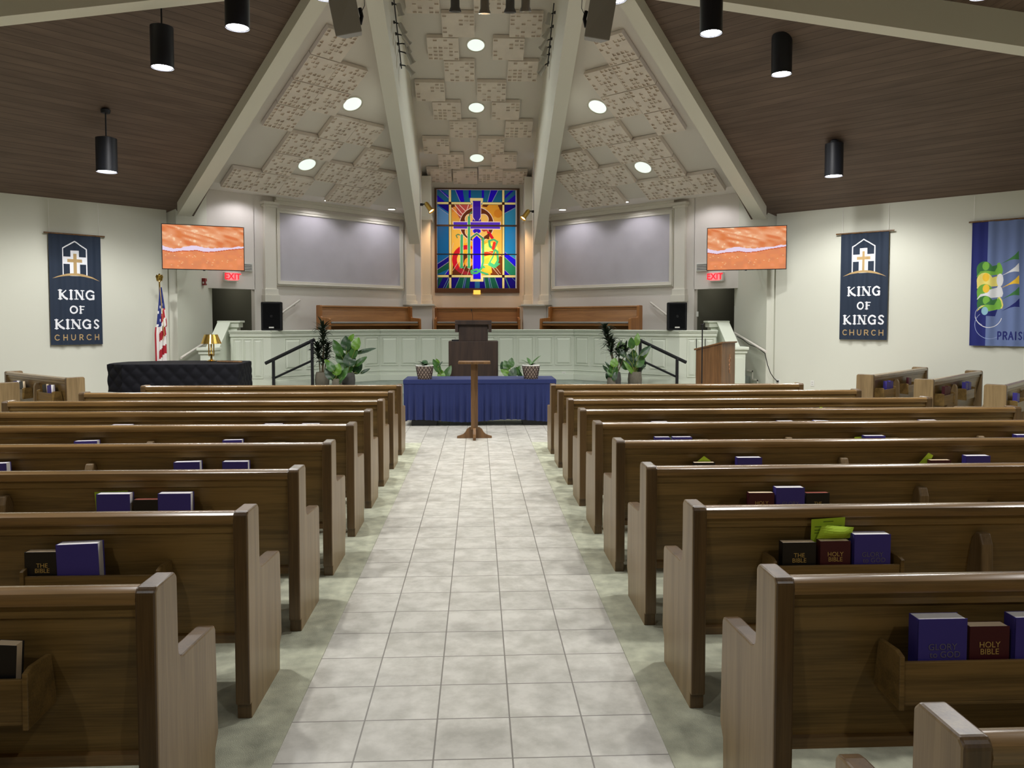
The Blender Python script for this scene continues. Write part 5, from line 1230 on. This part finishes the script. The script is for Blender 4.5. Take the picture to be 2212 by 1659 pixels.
def tv(TL, TR, BL, BR, YL, YRr, label):
    s = -1 if TL[0] < 1000 else 1
    PL, PR = (XX(TL[0], YL), YL), (XX(TR[0], YRr), YRr)
    zt_ = (at_y(*TL, YL).z+at_y(*TR, YRr).z)/2; zb_ = (at_y(*BL, YL).z+at_y(*BR, YRr).z)/2
    r = thing('wall_screen', (0, 0, 0), label, 'television', 'wide screens on the side walls'); L = place(r, PL, PR, zb_)
    H = zt_-zb_
    MB().box(0, L, .004, .05, 0, H).build('bezel', M['black'], r, bevel=.003)
    o = SCR.mesh('screen', L-.028, H-.028, SCRM, r); o.location = (.014, 0, H-.014)
    MB().box(L*.5-.02, L*.5+.02, 0, .03, -.012, .004).build('sensor', M['black'], r)
    arm = MB(); wall_pt = Vector((s*(SWX[s]-.01), 15.9, 0)); Mi = r.matrix_world.inverted() if False else None
    mid = Vector(((PL[0]+PR[0])/2, (YL+YRr)/2, 0)); rm = Matrix.Rotation(-r.rotation_euler.z, 4, 'Z')
    for dz in (.32, .55):
        a = rm @ (mid-Vector(r.location)); a = Vector((a.x, .05, H*dz)); b_ = rm @ (wall_pt-Vector((r.location.x, r.location.y, 0))); b_.z = H*dz
        el = rm @ (Vector((s*5.2, 15.75, 0))-Vector((r.location.x, r.location.y, 0))); el.z = H*dz
        arm.tube([a, el, b_], .02, 6)
    arm.box(L*.5-.2, L*.5+.2, .05, .07, H*.25, H*.65).build('mount_arm', M['black'], r)
    return r
tv((353, 482), (531, 491), (355, 581), (531.5, 586), 14.55, 15.08, 'flat screen showing an orange beach with a wave, on the left')
tv((1524.5, 493), (1696.5, 485.5), (1524.5, 585.5), (1695, 581), 15.08, 14.55, 'flat screen showing an orange beach with a wave, on the right')

# ============================================================ WALL THINGS
def wall_box(name, s, plane, x0, x1, y0, y1, depth, material, label, cat, group=None, build=True):
    P = on_plane(x0, (y0+y1)/2, *plane); Q = on_plane(x1, (y0+y1)/2, *plane); zt_ = on_plane((x0+x1)/2, y0, *plane).z; zb_ = on_plane((x0+x1)/2, y1, *plane).z
    r = thing(name, (0, 0, 0), label, cat, group); L = place(r, (P.x, P.y), (Q.x, Q.y), zb_); H = zt_-zb_
    if build: MB().box(0, L, -depth, 0, 0, H).build('housing', M[material], r, bevel=min(.008, depth/4))
    return r, L, H
CPL = {-1: ((-1, 1, 0), CG), 1: ((1, 1, 0), CG)}; BPL = {-1: ((-1, 1, 0), CB), 1: ((1, 1, 0), CB)}
for s, x0, x1, lb_ in ((-1, 482, 511, 'red lit EXIT sign over the left doorway'), (1, 1536, 1565, 'red lit EXIT sign over the right doorway')):
    r, L, H = wall_box('exit_sign', s, CPL[s], x0, x1, 588, 608, .09, 'white', lb_, 'exit sign', 'exit signs over the doorways')
    a, b_ = (.05, L-.02) if s < 0 else (.02, L-.07)
    MB().box(a, b_, -.096, -.09, .025, H-.02).build('lit_face', M['exitred'], r)
    text_obj('lettering', 'EXIT', H*.92, M['exitlet'], r, ((a+b_)/2, -.099, H*.5), (math.pi/2, 0, 0), .001, off=.004)
for s, x0, x1, lb_ in ((-1, 520, 544.5, 'louvred air vent beside the left screen'), (1, 1505, 1530, 'louvred air vent beside the right screen')):
    r, L, H = wall_box('air_vent', s, CPL[s], x0, x1, 568, 587, .03, 'white', lb_, 'air vent', 'air vents on the chancel wall')
    MB().box(.02, L-.02, -.032, -.03, .02, H-.02).build('recess', M['black'], r)
    for q in range(5): MB().box(.02, L-.02, -.05, -.03, .02+q*(H-.04)/4.6, .038+q*(H-.04)/4.6).build('louvre', M['white'], r)
P = on_plane(440, 616, (1, 0, 0), -5.78)
r = thing('fire_alarm', (-5.80, P.y, P.z), 'red fire alarm strobe on the wall below the left screen', 'fire alarm')
MB().box(0, .07, -.06, .06, 0, .145).build('housing', M['red'], r, bevel=.01); MB().box(.07, .085, -.03, .03, .03, .08).box(.02, .05, -.066, -.06, .03, .07).build('strobe', M['white'], r)
def outlet(s, x, y, label, plug=False, plane=None, grp='wall outlets'):
    r, L, H = wall_box('wall_outlet', s, plane or BPL[s], x-4, x+4, y-6, y+6, .008, 'white', label, 'outlet', grp)
    so = MB()
    for z in (.3, .7): so.box(L*.35, L*.42, -.0095, -.008, H*z-.006, H*z+.006).box(L*.58, L*.65, -.0095, -.008, H*z-.006, H*z+.006)
    so.build('sockets', M['black'], r)
    if plug: MB().box(L*.3, L*.7, -.05, -.008, H*.55, H*.85).build('plug', M['cable'], r)
    return r
outlet(1, 1681, 826, 'white wall outlet with a black plug by the right stairs', True)
outlet(1, 1755, 828, 'blank white wall outlet below the right navy banner')
outlet(1, 1218, 809, 'wall outlet low on the platform front, right of the blue table', False, ((0, 1, 0), 18.03))
r, L, H = wall_box('light_switch', 1, CPL[1], 1504, 1509, 673, 684, .01, 'white', 'white light switch left of the right doorway edge', 'switch'); 
r = thing('power_cable', (5.75, 15.2, 1.0), 'black cable hanging from the right stair handrail down to the outlet', 'cable')
P = [on_plane(x, y, (1, 0, 0), 5.71) for x, y in ((1592, 727), (1604, 733), (1618, 744), (1636, 751), (1650, 761))]+[at_y(1653, 766, 15.05)]
P += [at_y(1658, 788, 15.1), at_y(1664, 805, 15.1)]+[on_plane(x, y, *(((1, 1, 0), CB-.03))) for x, y in ((1672, 817), (1680, 824))]
P[4] += Vector((.02, 0, -.02))
MB().tube([p-Vector(r.location) for p in P], .008, 6).build('cord', M['cable'], r, smooth=True)

# chair glimpsed through the right doorway
ch = thing('stacking_chair', (5.62, 17.55, .7), 'black chair with a curved chrome frame in the right doorway', 'chair')
MB().box(-.22, .22, -.22, .22, .42, .47).build('seat', M['blackp'], ch, bevel=.015); MB().box(-.22, .22, .2, .24, .62, .98).build('backrest', M['blackp'], ch, bevel=.015)
for q in (-1, 1): MB().tube([(q*.235, -.22, 0), (q*.235, -.21, .45), (q*.235, .0, .52), (q*.235, .2, .6), (q*.235, .25, .95)], .013, 8).tube([(q*.235, .26, 0), (q*.235, .1, .45), (q*.235, -.2, .66), (q*.235, .2, .68)], .013, 8).build('side_frame', M['chrome'], ch, smooth=True)
# speakers on the parapet
for s, x0, x1, lb_ in ((-1, 564, 610, 'black box speaker standing on the left end of the platform wall'), (1, 1441, 1484, 'black box speaker standing on the right end of the platform wall')):
    Y = (Lc if s < 0 else Rc)[1]+.02; a, b_ = XX(x0, Y), XX(x1, Y); W_ = b_-a; H = ZZ(653, Y)-RZ
    r = thing('stage_speaker', ((a+b_)/2, Y, RZ), lb_, 'speaker', 'black speakers on the platform wall')
    MB().prism([(-W_/2, 0), (W_/2, 0), (W_/2-.06, .3), (-W_/2+.06, .3)], 'z', 0.0, H).build('cabinet', M['blackp'], r, bevel=.015, seg=3)
    MB().box(-W_/2+.045, W_/2-.045, -.012, .004, .04, H-.03).build('grille', M['grille'], r, bevel=.006)
    MB().box(-.05, .05, -.016, -.012, .05, .075).build('badge', M['white'], r)
    MB().lathe([(.03, 0), (.024, .004)], 16, Matrix.Translation((0, -.012, H*.5)) @ Matrix.Rotation(math.pi/2, 4, 'X')).build('horn', M['blackp'], r)

# hanging grey speakers
for s, c4, lb_ in ((-1, ((725, 79), (782, 68), (702, -30), (764, -30)), 'grey box speaker hanging from the roof, top left of centre'), (1, ((1262, 79), (1317, 88), (1279, -30), (1338, -30)), 'grey box speaker hanging from the roof, top right of centre')):
    Y = 9.0; B0, B1, T0, T1 = [at_y(x, y, Y+(0 if q < 2 else -.25)) for q, (x, y) in enumerate(c4)]
    o = (B0+B1)/2; r = thing('hanging_speaker', tuple(o), lb_, 'speaker', 'grey speakers hanging under the roof')
    d = Vector((0, .32, .08)); t_ = .72
    lo = [B0-o, B1-o, B1-o+d+(B0-B1)*.15, B0-o+d+(B1-B0)*.15]; up_ = (T0+T1)/2-o
    hi = [T0-o, T1-o, T1-o+d+(T0-T1)*.15, T0-o+d+(T1-T0)*.15]
    MB().hexa([tuple(v) for v in lo], [tuple(v) for v in hi]).build('cabinet', mat('speaker_grey', (128, 124, 120), .7), r, bevel=.01)
    tp = (hi[0]+hi[1]+hi[2]+hi[3])/4; MB().tube([tp, tp+Vector((0, .05, 1.0))], .012, 6).build('hanger', M['black'], r)
    sd = lo[1].lerp(hi[1], .42) if s < 0 else lo[0].lerp(hi[0], .42); MB().tube([sd+Vector((0, .1, -.09)), sd+Vector((-s*.02, .1, 0)), sd+Vector((0, .1, .09))], .022, 8).build('handle', M['black'], r)
    MB().tube([sd+Vector((-s*.01, .05, 0)), sd+Vector((-s*.06, .05, .1)), sd+Vector((-s*.05, .05, .4)), sd+Vector((-s*.02, .05, .8))], .004, 5).build('wire', M['cable'], r)

# ============================================================ STAGE LIGHTS
def par(P, aim, sc_, label, group, lit=False, mount=None, tone='chrome'):
    r = thing('stage_light', tuple(P), label, 'spotlight', group)
    d = Vector(aim).normalized(); a = d.orthogonal().normalized(); b_ = d.cross(a); T = Matrix(((a.x, b_.x, d.x, 0), (a.y, b_.y, d.y, 0), (a.z, b_.z, d.z, 0), (0, 0, 0, 1)))
    k = sc_
    MB().lathe([(.001, -.09*k), (.03*k, -.085*k), (.042*k, -.06*k), (.044*k, .07*k), (.058*k, .1*k), (.06*k, .115*k), (.05*k, .115*k), (.04*k, .08*k)], 16, T, cap=False).build('lamp_housing', M[tone], r, smooth=True)
    MB().lathe([(.046*k, .095*k), (.001, .09*k)], 14, T, cap=False).build('lens', M['warmglow' if lit else 'chrome'], r)
    if mount is not None:
        q = Vector(mount)-Vector(P); MB().tube([(0, 0, .03*k), q*.5+Vector((0, 0, .03*k)), q], .012*k, 6).build('yoke', M['black'], r); MB().lathe([(.03*k, -.02*k), (.03*k, .02*k)], 10, Matrix.Translation(q)).build('clamp', M['black'], r)
    return r
ords = ['topmost', 'second from the top', 'third', 'fourth', 'fifth', 'lowest']
for s, L_ in ((-1, [((846, 8), (863, 18)), ((850, 48), (868, 60)), ((854, 73), (876, 84)), ((858, 95), (880, 100)), ((861, 110), (886, 124)), ((864, 140), (884, 150))]),
              (1, [((1200, 27), (1185, 38)), ((1196, 57), (1182, 70)), ((1193, 84), (1176, 95)), ((1190, 101), (1177, 110)), ((1188, 117), (1175, 126)), ((1186, 135), (1172, 150))])):
    xw = s*1.52
    for q, (m_, b_) in enumerate(L_):
        mt = on_plane(*m_, (1, 0, 0), xw); P = at_y(b_[0], b_[1], mt.y-.05)
        par(P, ((-s)*(.25+.3*(q % 3)), (.5, .2, .9, .1, .35, .4)[q], -1), 1.05, '%s chrome spotlight on the %s chancel beam' % (ords[q], 'left' if s < 0 else 'right'), 'chrome spotlights along the chancel beams', False, tuple(mt))
    # track
    t0, t1 = on_plane(L_[0][0][0], L_[0][0][1]-20, (1, 0, 0), xw), on_plane(L_[-1][0][0], L_[-1][0][1]+8, (1, 0, 0), xw)
    o = MB().tube([(0, 0, 0), t1-t0], .012, 4).build('light_track', M['black'], None, (t0.x-s*.03, t0.y, t0.z)); tag(o, 'black lighting track along the %s chancel beam' % ('left' if s < 0 else 'right'), 'lighting track')
for (m_, b_, s, lb_) in (((911, 442), (925, 446), -1, 'lit warm spotlight left of the stained glass window'), ((1152, 457), (1137, 462), 1, 'lit warm spotlight right of the stained glass window')):
    mt = on_plane(*m_, (1, 0, 0), s*1.50); mt.y = min(mt.y, 21.0); mt = at_y(m_[0], m_[1], 20.85); P = at_y(b_[0], b_[1], 20.8)
    r = par(P, (-s*.5, -.25, -.7), 1.5, lb_, 'warm spotlights beside the window', True, tuple(mt), 'brass')
    light('warm_beam', 'SPOT', tuple(Vector((-s*.1, .1, -.12))), 42, (1, .56, .26), .06, (math.radians(18), math.radians(s*28), 0), 125, .8, r)
pY = 9.6
pb = MB().tube([(-1.5, 0, 0), (1.5, 0, 0)], .022, 10).build('light_pipe', M['black'], None, (0, pY, ZZ(-22, pY))); tag(pb, 'black horizontal pipe holding spotlights at the top of the frame', 'pipe')
for x, y, lit, tone, nm in ((983, 6, False, 'pendgrey', 'leftmost'), (1047, 10, True, 'chrome', 'second from the left, glowing'), (1102, 8, False, 'pendgrey', 'third from the left'), (1135.5, 6, False, 'chrome', 'rightmost')):
    if tone == 'pendgrey': tone = 'steel'
    if 'steel' not in M: M['steel'] = mat('dull_steel', (112, 112, 114), .5, metal=.2)
    P = at_y(x, y-8, pY-.02)
    r = par(P, (0, .25, -1), 1.25, 'spotlight under the top centre pipe, %s' % nm, 'spotlights on the top centre pipe', lit, (P.x, pY, ZZ(-22, pY)), tone)

# ============================================================ BANNERS
def banner(s, TL, TR, BL, BR, art, label, rod_ext, cat='banner', group=None, fabric=None, cords=None):
    """hung against the banner wall"""
    pl = ((s, 1, 0), CB-.07)
    P, Q = on_plane(*TL, *pl), on_plane(*TR, *pl); H = ((P.z+Q.z)-(on_plane(*BL, *pl).z+on_plane(*BR, *pl).z))/2; zt_ = (P.z+Q.z)/2
    r = thing('hanging_banner', (0, 0, 0), label, cat, group); L = place(r, (P.x, P.y), (Q.x, Q.y), zt_)
    art.mesh('cloth', L, H, fabric, r, wave=lambda u_: .008*math.sin(u_*21)+.006*math.sin(u_*43+1))
    MB().tube([(-rod_ext, 0, .012), (L+rod_ext, 0, .012)], .014, 10).build('rod', M['stand_z'], r, smooth=True)
    cd_ = MB()
    for u_ in (cords or (.02, L-.02)):
        cd_.tube([(u_, .02, .012), (u_, .03, WT-zt_-.02)], .0028, 4)
    cd_.build('hanging_cord', M['pages'], r)
    return r
NAVY, WHT, TAN = (28, 42, 62), (236, 238, 244), (186, 156, 106)
K = Art(113, 242, NAVY, 5)
K.line([(29, 88), (29, 30), (55, 14), (81, 30), (81, 88)], 2.6, WHT)
K.poly([(46, 34), (64, 34), (64, 48), (81, 48), (81, 64), (66, 64), (66, 90), (44, 90), (44, 64), (29, 64), (29, 48), (46, 48)], WHT)
K.poly([(52, 41), (58.5, 41), (58.5, 53), (71, 53), (71, 60), (58.5, 60), (58.5, 88), (52, 88), (52, 60), (39, 60), (39, 53), (52, 53)], TAN)
cr_ = lambda top, e0=97, e1=100: [(6+103*t, e0+(e1-e0)*t-(top)*4*t*(1-t)) for t in [i/24 for i in range(25)]]
K.poly(cr_(14.5)+cr_(9)[::-1], TAN)
write(K, 'KING', 19, 96, 122, 141, 4.6, WHT, True); write(K, 'OF', 42, 74, 157, 172, 3.9, WHT, True); write(K, 'KINGS', 10, 106, 187, 206, 4.6, WHT, True); write(K, 'CHURCH', 8, 105, 220, 231.5, 1.9, TAN, False, .55)
BN = attr_mat('banner_fabric', 'diffuse', rough=.8)
banner(-1, (104, 504), (217, 512), (110, 746), (220.5, 743), K, 'navy banner reading KING OF KINGS CHURCH on the left wall', .07, group='navy church banners', fabric=BN)
banner(1, (1817, 507), (1920.5, 499.5), (1812, 732.5), (1914, 735), K, 'navy banner reading KING OF KINGS CHURCH on the right wall', .09, group='navy church banners', fabric=BN)
# PRAISE banner, drawn in units of the zoomed crop (1/5.53 px), wider than the frame
Q_ = Art(1000, 1470, (104, 122, 168), .6)
sx0, sy0 = 110, 120
def q(x, y): return (x-sx0-(0 if True else 0)+(y-120)*.038, y-sy0-(x-110)*-.075*(1-(y-120)/1450))
def P_(pts): return [q(x, y) for x, y in pts]
NB, GA, GB, YA, YB, WW, CY_ = (22, 32, 110), (58, 118, 62), (118, 180, 66), (236, 222, 120), (242, 196, 52), (226, 228, 232), (140, 186, 204)
Q_.poly([(0, 0), (195, 0), (195, 1470), (0, 1470)], NB)
def fig(y, c1, c2, ch, arm):
    Q_.poly(P_(arc(255, y+90, 100, 180, 330, 14, 100)+[(340, y+150), (160, y+180)]), c1)
    Q_.poly(P_([(155, y+170), (200, y+110), (300, y+95), (370, y+95), (405, y+10), (430, y), (455, y+40), (468, y+100), (455, y+140), (300, y+160), (200, y+140), (155, y+180)]), arm)
    Q_.poly(P_([(300, y+60), (400, y+30), (400, y+60), (370, y+110), (250, y+100)]), c2)
    Q_.disc(*q(268, y+45), 43, ch, 50)
fig(590, GA, GA, GB, GB); fig(725, YA, YA, YB, YA); fig(860, GB, WW, YB, WW); fig(1000, GA, GB, GB, YA)
Q_.poly(P_([(300, 1060), (400, 1020), (395, 1040), (360, 1100), (250, 1095)]), GA); Q_.poly(P_([(170, 1150), (260, 1100), (370, 1105), (410, 1010), (440, 1050), (450, 1110), (430, 1150), (290, 1175)]), GB)
Q_.disc(*q(432, 800), 40, WW, 75); Q_.poly(P_([(160, 1170), (220, 1130), (300, 1180), (400, 1150), (370, 1235), (240, 1230), (150, 1290)]), NB); Q_.disc(*q(248, 1172), 42, CY_, 48)
Q_.line(P_(arc(290, 1225, 160, 120, 240, 14, 130)), 6, (170, 180, 214)); Q_.line(P_(arc(290, 1200, 165, 20, 165, 20, 170)), 8, WW); Q_.line(P_(arc(300, 1340, 175, 60, 230, 20, 165)), 6, (150, 164, 206))
for y, c_ in ((560, GA), (705, WW), (850, YB), (985, GA), (1125, NB)):
    Q_.poly(P_([(440, y+50), (540, y-10), (610, y-60), (655, y-110), (655, y+(-5)), (600, y-8), (540, y+5)]), c_)
write(Q_, 'PRAISE', q(395, 1440)[0], q(395, 1440)[0]+350, q(0, 1405)[1]+20, q(0, 1490)[1]+20, 17, NB)
rb = banner(1, (2100.5, 481.5), (2290, 467), (2090, 744.5), (2290, 752), Q_, 'blue banner with green and yellow trumpet figures and the word PRAISE', .05, fabric=BN)

# ============================================================ third level
def nest(child, parent):
    for o in list(bpy.data.objects):
        if o.name.split('.')[0] == child and o.parent and o.parent.type == 'EMPTY':
            p = next((c for c in o.parent.children if c.name.split('.')[0] == parent), None)
            if p is not None and tuple(p.location) == (0, 0, 0) and not p.rotation_euler.z: o.parent = p
for a, b_ in (('title', 'cover'), ('bulb', 'reflector'), ('grille', 'cabinet'), ('badge', 'cabinet'), ('lettering', 'lit_face'), ('sensor', 'bezel'), ('strobe', 'housing'), ('sockets', 'housing'), ('lattice', 'pot'), ('rim', 'pot'), ('soil', 'pot'),
              ('capsule', 'gooseneck'), ('clamp', 'yoke'), ('carved_emblem', 'cabinet'), ('saddle_bar', 'frame'), ('gold_fringe', 'flag_cloth'), ('horn', 'cabinet'), ('hanging_cord', 'rod'), ('band', 'skirt'), ('print_line', 'sheet')): nest(a, b_)
